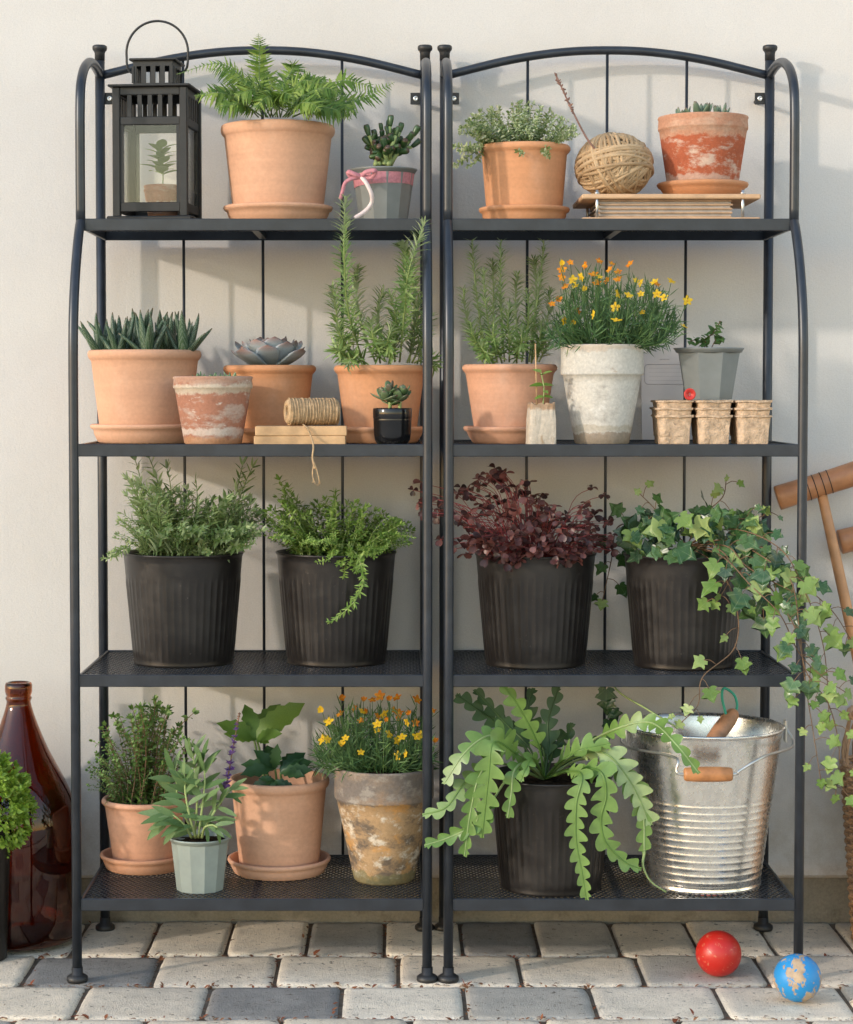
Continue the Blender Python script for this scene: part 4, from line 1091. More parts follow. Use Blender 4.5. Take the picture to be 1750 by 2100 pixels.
zb_top = at(1730, 1562, -.1)[2]; r_t = at(1868, 1562, -.1)[0] - at(1730, 1562, -.1)[0]; r_b = r_t * .80
mb = MB(); ns = 20; rowsn = int(zb_top / .0072)
for i in range(rowsn):
    z_ = .006 + i * .0072; u = z_ / zb_top; r_ = r_b + (r_t - r_b) * u
    t = np.linspace(0, 2 * math.pi, 80, endpoint=False)
    rw = r_ + .0036 * np.sin(t * ns + (math.pi if i % 2 else 0))
    mb.add(*tube_geo(np.stack([rw * np.cos(t), rw * np.sin(t), np.full(80, z_)], 1), .0034, 6, False, True))
mb.build('weave', MT['wicker'], bk, kind='stuff')
for j in range(ns):
    t = 2 * math.pi * (j + .5) / ns
    P = [((r_b + (r_t - r_b) * u) * math.cos(t), (r_b + (r_t - r_b) * u) * math.sin(t), .002 + zb_top * u) for u in (0, .5, 1)] + [(r_t * .95 * math.cos(t), r_t * .95 * math.sin(t), zb_top + .05), (r_t * .90 * math.cos(t + .1), r_t * .90 * math.sin(t + .1), zb_top + .082)]
    MB().add(*tube_geo(bez(P, 14), .0028, 6)).build('stake', MT['wicker'], bk)
t = np.linspace(0, 2 * math.pi, 72, endpoint=False); mb = MB()
for k_ in range(3): mb.add(*tube_geo(np.stack([(r_t * .89 + .004 * np.sin(9 * t + 2.1 * k_)) * np.cos(t), (r_t * .89 + .004 * np.sin(9 * t + 2.1 * k_)) * np.sin(t), zb_top + .084 + .005 * np.cos(9 * t + 2.1 * k_)], 1), .0042, 6, False, True))
mb.build('rim', MT['wicker'], bk)
# ---------------------------------------------------------------- ribbon on the grey pot
def pot_r(z, H, rr, br): return br + (rr - .006 - br) * z / (H - .008)
s_ = S(-.14); br = 48 / s_; Jb = A(*jade.location)
za, zb = at(787, 378, -.14 - .055)[2] - Jb[2], at(787, 353, -.14 - .055)[2] - Jb[2]
V = []; n = 48
for z_ in (za, zb):
    for i in range(n):
        a = 2 * math.pi * i / n; r_ = pot_r(z_, jadeH, jade_r, br) + .0012; tl = .004 * math.sin(a + 2.6)
        V.append((r_ * math.cos(a), r_ * math.sin(a), z_ + tl))
rib = MB().add(V, [(i, (i + 1) % n, n + (i + 1) % n, n + i) for i in range(n)]).build('ribbon', MT['ribbon'], jade)
J = lambda x, y, Y: at(x, y, Y) - Jb
kn = J(741, 362, -.205)
mb = MB()
def strip(pts, w_, m=0):
    P = bez(pts, 22); Wv = np.array([unit(np.cross(t, (0.15, -1, .2))) * w_ for t in tangents(P)]); mb.add(*ribbon_geo(P, Wv), m)
strip([kn, J(728, 357, -.21), J(714, 352, -.207), J(722, 364, -.204), kn], .0075)
strip([kn, J(752, 352, -.212), J(770, 350, -.214), J(762, 363, -.208), kn], .0075)
strip([kn, J(722, 366, -.209), J(708, 375, -.209), J(702, 395, -.208), J(698, 408, -.206)], .0062)
strip([kn, J(752, 376, -.214), J(762, 398, -.216), J(762, 416, -.212), J(750, 432, -.214), J(728, 447, -.222)], .007, 1)
mb.add(*fat_geo(1, .8, 6, 8, 0)) if False else None
mb.build('bow', [MT['ribbon'], MT['ribbon_back']], rib)

# ---------------------------------------------------------------- plants
def local(root): 
    b = A(*root.location); return lambda x, y, Y: at(x, y, Y) - b
_proto = {}
def leaf_obj(key, geo, mat, parent, pos, d, up, scale, roll=0.0, name='leaf'):
    if key not in _proto: _proto[key] = MB().add(*geo()).mesh(name, mat)
    return obj(name, _proto[key], parent, mw=M4(mat4(pos, d, up, scale, roll)))
def sphdir(az, el): return A(math.cos(el) * math.cos(az), math.cos(el) * math.sin(az), math.sin(el))

# ---- fern fronds
MT['fern'] = leafmat('fern_green', (.07, .15, .025), (.16, .27, .045), .5, .28, .3, cc=(.32, .42, .09))
pin = leaf_geo(.21, 7, .12, .18, lambda t: (1 - t) ** .75 * min(1, t * 9 + .55), serr=.22)
def frond(root, P, n=26, wmax=.036, droop=.0, key=0):
    C = bez(P, 60); T = tangents(C); mb = MB()
    mb.add(*tube_geo(C, np.linspace(.0013, .0004, 60), 5), 1)
    for i in range(n):
        u = .16 + .84 * (i / n); q = u * 59; k = int(min(58, q)); p = C[k] + (C[k + 1] - C[k]) * (q - k); t = T[k]
        ln = wmax * (math.sin(math.pi * min(1, (u - .10) / .90 * .78 + .20)) ** .9) * rng.uniform(.72, 1.12)
        view = unit(A(.1, -.75, .55)); side = unit(np.cross(t, view)); nrm = unit(np.cross(side, t))
        for s2 in (-1, 1):
            d = unit(side * s2 + t * rng.uniform(.3, .62) + nrm * rng.normal(-.10, .25) + A(0, 0, -.15 * droop)); mb.add(xf(pin[0], mat4(p + d * .0006, d, nrm + rng.normal(0, .12, 3), (ln, ln, ln))), pin[1])
    return mb.build('frond', [MT['fern'], MT['stem_green']], root)
L = local(fern); Yf = -.125
FR = [[(545, 240, -.12), (533, 170, -.11), (532, 110, -.12), (530, 68, -.13)],
      [(540, 240, -.15), (505, 170, -.19), (450, 130, -.21), (362, 152, -.20)],
      [(530, 240, -.15), (495, 205, -.20), (450, 190, -.23), (398, 196, -.22)],
      [(560, 238, -.14), (600, 190, -.17), (660, 170, -.18), (700, 200, -.17)],
      [(600, 238, -.11), (680, 215, -.12), (745, 200, -.13), (810, 168, -.12)],
      [(590, 240, -.17), (640, 205, -.20), (680, 210, -.21), (722, 245, -.20)],
      [(565, 240, -.10), (580, 180, -.08), (600, 140, -.07), (596, 125, -.08)],
      [(555, 240, -.18), (530, 190, -.23), (510, 185, -.25), (480, 200, -.25)],
      [(575, 240, -.17), (572, 205, -.22), (582, 190, -.25), (600, 196, -.26)],
      [(580, 240, -.16), (625, 195, -.19), (670, 180, -.20), (705, 198, -.20)],
      [(550, 240, -.10), (510, 180, -.06), (470, 150, -.05), (425, 140, -.05)],
      [(600, 240, -.17), (650, 220, -.22), (690, 225, -.23), (700, 235, -.22)],
      [(585, 240, -.18), (610, 215, -.24), (635, 210, -.26), (660, 225, -.27)],
      [(540, 240, -.19), (500, 215, -.23), (470, 215, -.24), (440, 218, -.24)],
      [(570, 240, -.19), (560, 205, -.24), (545, 200, -.26), (520, 225, -.27)],
      [(590, 240, -.12), (640, 190, -.11), (710, 165, -.10), (780, 185, -.10)]]
FR += [[(560, 240, -.13), (545, 200, -.17), (520, 170, -.20), (490, 165, -.21)], [(575, 240, -.13), (590, 195, -.15), (620, 165, -.17), (655, 172, -.18)], [(555, 240, -.15), (560, 205, -.20), (555, 185, -.23), (540, 190, -.25)], [(590, 240, -.15), (605, 210, -.20), (625, 195, -.23), (650, 205, -.24)], [(548, 240, -.13), (515, 200, -.17), (470, 185, -.19), (430, 205, -.20)], [(600, 240, -.15), (655, 215, -.19), (700, 215, -.20), (735, 232, -.20)], [(570, 240, -.09), (560, 190, -.06), (545, 150, -.05), (520, 135, -.05)], [(585, 240, -.09), (610, 180, -.06), (640, 160, -.05), (675, 165, -.05)]]
WM = [.028, .022, .04, .032, .036, .036, .03, .034, .032, .032, .03, .034, .032, .032, .03, .036] + [.03] * 8
_old = [.028, .022, .046, .036, .040, .040, .03, .034, .036, .032, .03, .038, .034, .034, .03, .03]
for i, f_ in enumerate(FR): frond(fern, [L(*q) for q in f_], 28, WM[i], 1, i)

# ---- jade
MT['jade'] = leafmat('jade_green', (.035, .085, .03), (.07, .14, .045), .3, .05, .5, tipc=(.10, .06, .04), tip0=.85)
L = local(jade); gj = lambda: fat_geo(.62, .5, 7, 8, .05, lambda t: .55 + .45 * math.sin(t * 2.2) if t < .93 else .72, .9)
TIPS = [(757, 262), (772, 270), (783, 255), (795, 248), (800, 243), (812, 262), (838, 270), (848, 262), (826, 285), (765, 292), (790, 285), (845, 285), (760, 282), (806, 275), (778, 300), (820, 255)]
mb = MB(); 
for k, (x, y) in enumerate(TIPS):
    Yo = -.14 + rng.uniform(-.03, .03); P = [L(787 + (x - 795) * .25 + rng.normal(0, 5), 338, -.14 + rng.normal(0, .015)), L((x + 790) / 2, 310, Yo), L(x, y + 16, Yo)]
    C = bez(P, 12); mb.add(*tube_geo(C, np.linspace(.0048, .003, 12), 7)); d0 = unit(C[-1] - C[-2])
    for j in range(5):
        q = C[-1 - (j * 2 if j < 4 else 7)]; d = unit(d0 * .7 + A(0, 0, .35) + rng.normal(0, .55, 3)) if j else unit(d0 + A(0, 0, .5))
        leaf_obj('jade', gj, MT['jade'], jade, q, d, rng.normal(0, 1, 3), rng.uniform(.015, .022))
mb.build('stems', MT['stem_pale'], jade)

# ---- small-leaved herbs: sprigs with paired leaves
def sprig_mesh(key, mats, n=16, L_=.10, leaf=None, lsize=.008, bend=.25, per=2, spread=1.0, taper=.5, rad=.0009, up=.55, start=.12, seed=0, jitter=.2):
    """a shoot rising along +Z from the origin, bending towards +X; leaves on whorls"""
    r2 = np.random.default_rng(seed); C = np.array([(bend * L_ * u * u, .04 * L_ * math.sin(4 * u + seed), L_ * u * (1 - .25 * bend * u)) for u in np.linspace(0, 1, 14)])
    mb = MB().add(*tube_geo(C, np.linspace(rad, rad * .5, 14), 5), 1); T = tangents(C)
    for i in range(n):
        u = start + (1 - start) * i / (n - 1); q = u * 13; k = int(min(12, q)); p = C[k] + (C[k + 1] - C[k]) * (q - k); t = T[k]
        s0 = unit(np.cross(t, (.3, 1, .1))); s1 = np.cross(t, s0); a0 = i * 1.57 + r2.uniform(-.4, .4); sz = lsize * (1 - (1 - taper) * u) * r2.uniform(.8, 1.2)
        for j in range(per):
            a = a0 + 2 * math.pi * j / per + r2.normal(0, .15); out = s0 * math.cos(a) + s1 * math.sin(a)
            d = unit(out * spread + t * up + r2.normal(0, jitter, 3)); mb.add(xf(leaf[0], mat4(p, d, t + out * -.2, sz)), leaf[1])
    d = T[-1]
    for j in range(3): mb.add(xf(leaf[0], mat4(C[-1], unit(d + r2.normal(0, .3, 3)), (0, -1, .3), lsize * taper)), leaf[1])
    return mb.mesh('sprig', mats)
def plant_sprigs(root, meshes, spots, name='sprig'):
    """spots: (base, tip) local points; the sprig mesh is turned and scaled to reach the tip"""
    for i, (b, tp) in enumerate(spots):
        me = meshes[i % len(meshes)]; v = tp - b; ln = np.linalg.norm(v); d = v / ln
        side = A(d[0], d[1], 0); side = unit(side) if np.linalg.norm(side) > .05 else unit(A(rng.normal(), rng.normal(), 0))
        # sprig +Z along start direction, +X outward; compensate the bend
        bend = me['bend']; L0 = me['len']; e = A(bend * L0, 0, L0 * (1 - .25 * bend)); sc_ = ln / np.linalg.norm(e)
        ex = unit(e); ang = math.atan2(ex[0], ex[2]); z_ = d; x_ = unit(side - d * np.dot(side, d)) if abs(np.dot(side, d)) < .99 else unit(np.cross(d, (0, 1, 0)))
        y_ = np.cross(z_, x_); c_, s2 = math.cos(ang), math.sin(ang)
        X = x_ * c_ + z_ * s2; Z = z_ * c_ - x_ * s2
        m = np.eye(4); wsc = min(1.5, max(.75, .5 + .5 * sc_)) if sc_ < 1 else sc_ ** .5
        m[:3, 0], m[:3, 1], m[:3, 2], m[:3, 3] = X * sc_, y_ * sc_, Z * sc_, b
        obj(name, me, root, mw=M4(m))
def sprigs(key, mats, variants, **k):
    out = []
    for v in range(variants):
        b = k.get('bend', .25) * (0.4 + .5 * v); kk = dict(k); kk['bend'] = b
        me = sprig_mesh(key, mats, seed=v + 11, **kk); me['bend'] = b; me['len'] = k['L_']; out.append(me)
    return out
small = leaf_geo(.55, 3, .15, .15); narrow = leaf_geo(.20, 4, .10, .15); mid = leaf_geo(.34, 4, .12, .2); needle = leaf_geo(.112, 3, .15, .12, lambda t: min(1, (1 - t) * 5) * min(1, t * 8 + .5))
def dome(root, cx, y0, Yc, rx_px, tips, n, r_base, H, spread=(1, 1), jit=8, ydep=.07):
    """random shoots: tips spread over a silhouette given as (x, y) outline points of its top edge"""
    L = local(root); xs = np.array([t[0] for t in tips]); ys = np.array([t[1] for t in tips]); out = []
    for i in range(n):
        x = rng.uniform(xs[0], xs[-1]); top = np.interp(x, xs, ys); y = y0 + (top - y0) * (1 - rng.random() ** 1.4 * .75)
        Y = Yc + rng.uniform(-1, 1) * ydep; tp = L(x, y, Y)
        b = A((at(x, y0, Yc)[0] - root.location.x) * .55 + rng.normal(0, .006), (Y - root.location.y) * .6, H - .012)
        rr_ = math.hypot(b[0], b[1]); 
        if rr_ > r_base * .9: b[:2] *= r_base * .9 / rr_
        if np.linalg.norm(tp - b) > .012: out.append((b, tp))
    return out
# variegated thyme
MT['thymeV'] = leafmat('variegated_thyme', (.20, .29, .10), (.42, .50, .25), .5, .25, .3, cc=(.72, .74, .55))
sv = sprigs('thV', [MT['thymeV'], MT['stem_green']], 4, n=15, L_=.07, leaf=small, lsize=.0108, bend=.5, per=2, taper=.7, rad=.0007, jitter=.35)
sp = dome(thymeA, 1075, 290, -.13, 90, [(945, 262), (965, 245), (990, 225), (1015, 212), (1050, 215), (1075, 205), (1110, 218), (1140, 225), (1165, 250), (1182, 262)], 120, .065, thymeA_H, ydep=.085)
L = local(thymeA)
for (bx, by), (tx_, ty) in (((1000, 290), (935, 338)), ((1005, 285), (945, 310)), ((1000, 290), (958, 340)), ((1062, 290), (1066, 310)), ((1110, 288), (1122, 316)), ((995, 285), (932, 300)), ((1010, 280), (950, 262)), ((1150, 280), (1186, 275)), ((1120, 288), (1128, 322)), ((1058, 290), (1072, 316)), ((1000, 288), (970, 300))):
    Yd_ = -.20 if abs(tx_ - 1080) < 60 else -.17
    sp.append((L(bx, by - 6, Yd_ + .02), L(tx_, ty, Yd_ - .025)))
plant_sprigs(thymeA, sv, sp)
# lantern seedling
MT['seedleaf'] = leafmat('fresh_green', (.14, .27, .04), (.24, .38, .08), .45, .35, .3, cc=(.30, .44, .13))
ov = lambda: leaf_geo(.62, 6, .08, .25, lambda t: math.sin(math.pi * t ** .7) ** .7)
LS = A(0, 0, .05); mb = MB().add(*tube_geo(bez([LS, LS + A(.001, 0, .03), LS + A(-.003, -.002, .072)], 10), .0011, 6)); mb.build('stem', MT['stem_green'], lseed)
for i in range(24):
    u = .35 + .65 * (i / 23); p = LS + A(-.002 * u, 0, .072 * u); a = i * 2.4
    leaf_obj('seedleaf', ov, MT['seedleaf'], lseed, p, sphdir(a, .35 + .3 * u), (0, 0, 1), rng.uniform(.030, .044) * (1.1 - .35 * u))

# ---- grey-green pointed succulent in the red pot
MT['gasteria'] = leafmat('grey_green_succulent', (.13, .19, .12), (.22, .29, .20), .5, .04, .35, tipc=(.16, .10, .07), tip0=.88)
fs = lambda: fat_geo(.42, .20, 8, 8, -.12, lambda t: (1 - t) ** .55 * (.75 + .8 * t) if t < .98 else .05, .5)
for (cx_, n_, s0) in ((1435, 13, .040), (1475, 11, .036), (1400, 9, .030)):
    c = local(redpot)(cx_, 228, -.13 + rng.normal(0, .01)); c[2] = redH - .012
    for i in range(n_):
        el = R(78 - 55 * i / n_); leaf_obj('gast', fs, MT['gasteria'], redpot, c, sphdir(i * 2.4 + cx_, el), (0, 0, 1) if el < 1.2 else rng.normal(0, 1, 3), s0 * rng.uniform(.85, 1.15))

# ---- aloe (haworthia-like spikes with pale warts)
def wart():
    m, t, p = new_mat('warty_aloe'); co = coords(t); k = rnd(t)
    c = ramp(t, k, [(0, (.018, .048, .022)), (1, (.045, .095, .040))])
    sp_ = nd(t, 'ShaderNodeSeparateXYZ'); t.links.new(co, sp_.inputs[0])
    wv = nd(t, 'ShaderNodeTexVoronoi'); mp = nd(t, 'ShaderNodeMapping'); mp.inputs['Scale'].default_value = (10, 17, 10); t.links.new(co, mp.inputs[0]); t.links.new(mp.outputs[0], wv.inputs['Vector']); wv.inputs['Randomness'].default_value = .35
    f = ramp(t, wv.outputs['Distance'], [(.22, 1.0), (.34, 0.0)])
    c = mixc(t, mth(t, 'MULTIPLY', f, .9), c, (.55, .60, .50)); c = mixc(t, ramp(t, sp_.outputs[1], [(.9, 0.0), (1, .6)]), c, (.20, .12, .06))
    t.links.new(c, p.inputs['Base Color']); p.inputs['Roughness'].default_value = .42; bump(t, p, f, .4, .002); return m
MT['aloe'] = wart()
ag = lambda: fat_geo(.27, .20, 10, 8, -.10, lambda t: (1 - t) ** .75 * (1 + .35 * t) if t < .985 else .03, .45)
ag2 = lambda: fat_geo(.25, .20, 10, 8, .10, lambda t: (1 - t) ** .75 * (1 + .35 * t) if t < .985 else .03, .45)
L = local(aloe)
for ci, (cx_, yy, n_, s0) in enumerate(((212, -.13, 8, .075), (245, -.15, 9, .080), (282, -.09, 9, .085), (305, -.17, 9, .074), (345, -.10, 9, .080), (378, -.14, 9, .078), (330, -.05, 6, .08), (260, -.05, 6, .085))):
    c = L(cx_, 712, yy); c[2] = aloeH - .012
    for i in range(n_):
        el = R(84 - 44 * (i / n_) ** 1.2); az = i * 2.4 + ci; d = sphdir(az, el); d[0] += (cx_ - 296) / 700; leaf_obj('aloe%d' % (i % 2), ag if i % 2 else ag2, MT['aloe'], aloe, c + A(d[0], d[1], 0) * .006, d, A(-d[0], -d[1], .6), s0 * rng.uniform(.8, 1.12))

# ---- tiny succulents in the weathered pot
MT['tinysucc'] = leafmat('pale_green_succulent', (.15, .24, .12), (.26, .36, .20), .45, .05, .4)
L = local(smallw)
for cx_, dy in ((408, -.27), (430, -.30), (455, -.26), (478, -.29), (440, -.24), (470, -.25)):
    c = L(cx_, 772, dy); c[2] = smallwH - .014
    for i in range(8): leaf_obj('tiny', fs, MT['tinysucc'], smallw, c, sphdir(i * 2.4 + cx_, R(75 - 55 * i / 8)), (0, 0, 1), rng.uniform(.015, .024))

# ---- echeveria
MT['eche'] = leafmat('blue_grey_echeveria', (.34, .40, .44), (.48, .53, .55), .55, .03, .3, tipc=(.26, .14, .11), tip0=.84, cc=(.56, .60, .61))
eg = lambda: fat_geo(.54, .11, 12, 10, -.24, lambda t: (.40 + .60 * math.sin(math.pi * min(.5, t * .55 + .05))) * (1 if t < .86 else max(.05, ((1 - t) / .14) ** .5)), .10)
c = A(0, -.004, echeH - .006)
for i in range(42):
    u = i / 41; el = R(80 - 70 * u ** .75); az = i * 2.39996; leaf_obj('eche', eg, MT['eche'], eche, c + A(math.cos(az), math.sin(az), 0) * .005 + A(0, 0, .010 * (1 - u)), sphdir(az, el), A(-math.cos(az), -math.sin(az), .8), (.034 + .042 * u ** .8) * rng.uniform(.9, 1.1))

# ---- rosemary
MT['rosemary'] = leafmat('rosemary_green', (.12, .22, .06), (.24, .36, .11), .5, .22, .35, cc=(.40, .52, .22), under=(.40, .49, .30))
def rosemary_sprig(root, P, nn, ln=.021, rad=.0017, dens=1):
    C = bez(P, 40); T = tangents(C); o = MB().add(*tube_geo(C, np.linspace(rad, rad * .55, 40), 6)).build('sprig', MT['stem_pale'], root); mb = MB()
    for i in range(nn):
        u = .12 + .88 * i / nn; q = u * 39; k = int(min(38, q)); p = C[k] + (C[k + 1] - C[k]) * (q - k); t = T[k]
        s0 = unit(np.cross(t, (.3, 1, .1))); s1 = np.cross(t, s0); a0 = i * 1.1 + rng.normal(0, .3); sz = ln * (1 if u < .8 else 1.15 - .6 * (u - .8) / .2 * .8) * rng.uniform(.75, 1.2)
        for j in range(3 if dens == 1 else 2):
            a = a0 + j * 2.1 + rng.normal(0, .2); out = s0 * math.cos(a) + s1 * math.sin(a); d = unit(out + t * rng.uniform(.45, 1.0)); mb.add(xf(needle[0], mat4(p, d, t, (sz * 1.2, sz, sz))), needle[1])
    obj('needles', mb.mesh('needles', MT['rosemary']), o, kind='stuff')
L = local(roseA)
TA = [((745, 742), (715, 640), (706, 520), (708, 402), -.30, 46), ((820, 742), (830, 640), (838, 560), (872, 450), -.31, 42), ((800, 742), (825, 620), (832, 530), (826, 500), -.20, 34), ((740, 742), (700, 690), (690, 640), (682, 585), -.17, 26), ((770, 742), (740, 660), (730, 590), (735, 545), -.10, 30), ((790, 742), (780, 690), (775, 640), (788, 590), -.12, 26), ((810, 742), (810, 690), (812, 650), (800, 600), -.18, 26),
      ((735, 744), (712, 715), (700, 690), (690, 665), -.20, 18), ((835, 744), (850, 700), (856, 650), (858, 600), -.14, 24), ((845, 744), (862, 710), (872, 680), (880, 640), -.16, 18), ((780, 744), (775, 715), (765, 690), (760, 655), -.22, 18), ((725, 744), (708, 730), (698, 722), (690, 715), -.19, 12), ((800, 744), (800, 720), (795, 700), (806, 670), -.22, 16), ((750, 744), (735, 735), (720, 738), (712, 750), -.215, 10), ((850, 744), (870, 735), (885, 740), (893, 750), -.17, 10), ((840, 744), (846, 690), (850, 620), (842, 540), -.12, 32)]
for a, b, c_, d, Y, nn in TA: rosemary_sprig(roseA, [L(*a, -.135), L(*b, (Y - .135) / 2), L(*c_, Y), L(*d, Y - .005)], int(nn * 1.55), .025)
L = local(roseB)
TB = [((1000, 742), (985, 660), (975, 580), (968, 492), -.16, 36), ((1035, 742), (1030, 660), (1027, 580), (1028, 492), -.18, 36), ((1085, 742), (1095, 660), (1108, 580), (1116, 492), -.16, 36), ((990, 742), (968, 690), (955, 640), (950, 590), -.15, 24), ((1020, 742), (1005, 680), (995, 610), (992, 550), -.20, 28), ((1060, 742), (1060, 680), (1058, 610), (1062, 560), -.13, 28), ((1070, 742), (1080, 690), (1085, 640), (1080, 590), -.21, 24), ((1100, 742), (1115, 690), (1125, 640), (1128, 590), -.14, 24), ((1045, 742), (1045, 700), (1042, 660), (1046, 620), -.23, 20), ((1005, 744), (985, 715), (972, 690), (965, 660), -.21, 18), ((1030, 744), (1020, 715), (1012, 690), (1014, 650), -.235, 18), ((1090, 744), (1100, 715), (1108, 690), (1112, 655), -.21, 18), ((1060, 744), (1062, 720), (1070, 700), (1068, 670), -.24, 15), ((1015, 744), (1000, 730), (992, 720), (985, 705), -.23, 12), ((1105, 742), (1120, 715), (1132, 690), (1140, 660), -.16, 16), ((1010, 742), (1012, 650), (1012, 580), (1010, 535), -.11, 28), ((1090, 742), (1098, 650), (1100, 570), (1094, 530), -.10, 28)]
for a, b, c_, d, Y, nn in TB: rosemary_sprig(roseB, [L(*a, -.165), L(*b, (Y - .165) / 2), L(*c_, Y), L(*d, Y - .005)], int(nn * 1.6), .0215, .0016)

# ---- plump succulent in the black pot
MT['plump'] = leafmat('plump_green', (.08, .15, .055), (.17, .25, .12), .35, .05, .5, tipc=(.14, .06, .05), tip0=.86, cc=(.12, .09, .07))
pg = lambda: fat_geo(.60, .20, 8, 10, -.12, lambda t: (.35 + .65 * math.sin(math.pi * min(1, t * .75 + .12))) * (1 if t < .85 else max(.04, ((1 - t) / .15) ** .6)), .35)
for cx_, zz_, n_, s0 in ((-.012, .018, 10, .025), (.012, .016, 10, .025), (.0, .010, 12, .023), (-.004, .030, 7, .020), (.018, .026, 7, .019)):
    c = A(cx_, rng.normal(0, .006), blackH - .004 + zz_)
    for i in range(n_): leaf_obj('plump', pg, MT['plump'], blackp, c, sphdir(i * 2.4 + cx_ * 90, R(70 - 75 * i / n_)), (0, 0, 1), s0 * rng.uniform(.85, 1.15))
MB().add(*tube_geo([(-.004, 0, blackH - .01), (-.004, 0, blackH + .022)], .003, 7)).add(*tube_geo([(.012, 0, blackH - .01), (.013, 0, blackH + .02)], .003, 7)).build('stems', MT['stem_pale'], blackp)

# ---- seedling in the bark pot
b0 = A(.002, -.004, bark_h - .006); C = bez([b0, b0 + A(.002, 0, .030), b0 + A(-.003, -.002, .058)], 14); MB().add(*tube_geo(C, .0011, 6)).build('stem', MT['stem_pale'], bark)
for u, az, el, s0 in ((.35, -.3, .0, .016), (.38, 3.4, -.1, .017), (.65, .3, .2, .020), (.68, 3.0, .15, .024), (.98, -.7, .5, .020), (1, 2.5, .5, .018), (.97, -1.6, .3, .016), (.5, -1.3, -.1, .015)):
    leaf_obj('seedleaf2', ov, MT['seedleaf'], bark, C[int(u * 13)], sphdir(az, el), (0, -.5, 1), s0)

# ---- star-flowered marigolds
MT['mari'] = leafmat('dark_feathery_green', (.04, .10, .035), (.08, .16, .05), .5, .14, .3, cc=(.13, .22, .07))
MT['petal_y'] = leafmat('yellow_petal', (.80, .50, .02), (.85, .58, .04), .5, .25, .3); MT['petal_o'] = leafmat('orange_petal', (.72, .22, .01), (.80, .32, .02), .5, .25, .3)
MT['eye'] = plain('flower_eye', (.55, .30, .02), .8, 0, .3, 300)
pet = leaf_geo(.66, 4, -.06, .12, lambda t: math.sin(math.pi * (t * .84 + .08)) ** .7)
def flower_mesh(mp, seed, n=5):
    r2 = np.random.default_rng(seed); mb = MB()
    for i in range(n):
        a = 2 * math.pi * i / n + r2.normal(0, .08); mb.add(xf(pet[0], mat4((0, 0, 0), sphdir(a, r2.uniform(.05, .35) + (.8 if seed % 5 == 3 else 0)), (0, 0, 1), r2.uniform(.9, 1.1))), pet[1])
    V, F = lathe_geo([(.22, -.02), (.22, .08), (.14, .16), (.0001, .18)], 8); mb.add(V, F, 1)
    return mb.mesh('flower', [mp, MT['eye']])
FY_ = [flower_mesh(MT['petal_y'], s) for s in range(5)]; FO_ = [flower_mesh(MT['petal_o'], s + 5) for s in range(5)]
hair = leaf_geo(.075, 3, .1, .1)
def marigold(root, cx, y0, Yc, H, rb, outline, yel, ora, conv, n_st, fs_=.0082, extra=()):
    L = local(root); mb = MB(); xs = [p[0] for p in outline]; ys = [p[1] for p in outline]; tips = []
    for i in range(n_st):
        x = rng.uniform(xs[0], xs[-1]); top = np.interp(x, xs, ys); y = y0 - (y0 - top) * (1 - .8 * rng.random() ** 1.5); tips.append((x, y, Yc + rng.uniform(-.075, .075), None))
    for lst, kind in ((yel, 0), (ora, 1)):
        for (x, y) in lst:
            X, Y2 = conv(x, y); tips.append((X, Y2, Yc - (.045 + .05 * rng.random() if kind == 0 else .01 + .06 * rng.random()), kind))
    for (x, y, Y, kind) in tips:
        tp = L(x, y, Y); b = A(tp[0] * .42 + rng.normal(0, .008), (Y - root.location.y) * .5 + rng.normal(0, .006), H - .010); q = math.hypot(b[0], b[1])
        if q > rb: b[:2] *= rb / q
        m_ = b + (tp - b) * A(.72, .72, .40); C = bez([b, m_, tp], 12); T = tangents(C); mb.add(*tube_geo(C, np.linspace(.0009, .00055, 12), 4))
        nl = int(5 + 8 * np.linalg.norm(tp - b) / .1)
        for k in range(nl):
            u = .15 + .8 * rng.random(); j = int(u * 11); d = unit(T[j] * .8 + rng.normal(0, .55, 3)); s0 = rng.uniform(.014, .030); mb.add(xf(hair[0], mat4(C[j], d, (0, -1, .5), (s0, s0, s0))), hair[1])
        if kind is not None:
            me = (FY_ if kind == 0 else FO_)[rng.integers(5)]; nrm = unit(A(rng.normal(0, .55), -.6, .5 + rng.normal(0, .45))); sd = frame(nrm, (1, 0, 0)); m = np.eye(4); m[:3, :3] = np.stack([sd[:, 0], sd[:, 2] * -1, sd[:, 1]], 1) * fs_ * rng.uniform(.8, 1.2)
            if np.linalg.det(m[:3, :3]) < 0: m[:3, 0] *= -1
            m[:3, 3] = tp; obj('flower', me, root, mw=M4(m))
    mb.build('foliage', MT['mari'], root, kind='stuff')
YL = [(560, 205), (710, 260), (785, 330), (830, 335), (880, 330), (775, 385), (685, 415), (780, 437), (600, 443), (565, 438), (885, 405), (945, 330), (975, 345), (1005, 278), (935, 280), (880, 285), (650, 315), (610, 298), (600, 272), (635, 262), (1070, 358), (1057, 463), (860, 275)]
OL = [(590, 200), (650, 212), (708, 195), (760, 205), (833, 208), (750, 230), (785, 240), (555, 230), (555, 262), (685, 250), (785, 270), (570, 300), (540, 353), (515, 370), (945, 290), (620, 400), (740, 275), (700, 285)]
marigold(whitep, 1236, 702, -.252, whiteH, white_r - .016, [(1125, 680), (1145, 640), (1150, 590), (1180, 550), (1230, 545), (1280, 560), (1320, 560), (1350, 580), (1375, 600), (1395, 650)], YL, OL, z4, 170, .0076)
YL = [(1258, 190), (1285, 235), (1280, 305), (1335, 330), (1475, 245), (1475, 270), (1520, 285), (1590, 240), (1570, 297), (1630, 295), (1550, 312), (1555, 370), (1585, 362), (1410, 355), (1350, 300), (1260, 305), (1415, 195), (1500, 205), (1645, 285)]
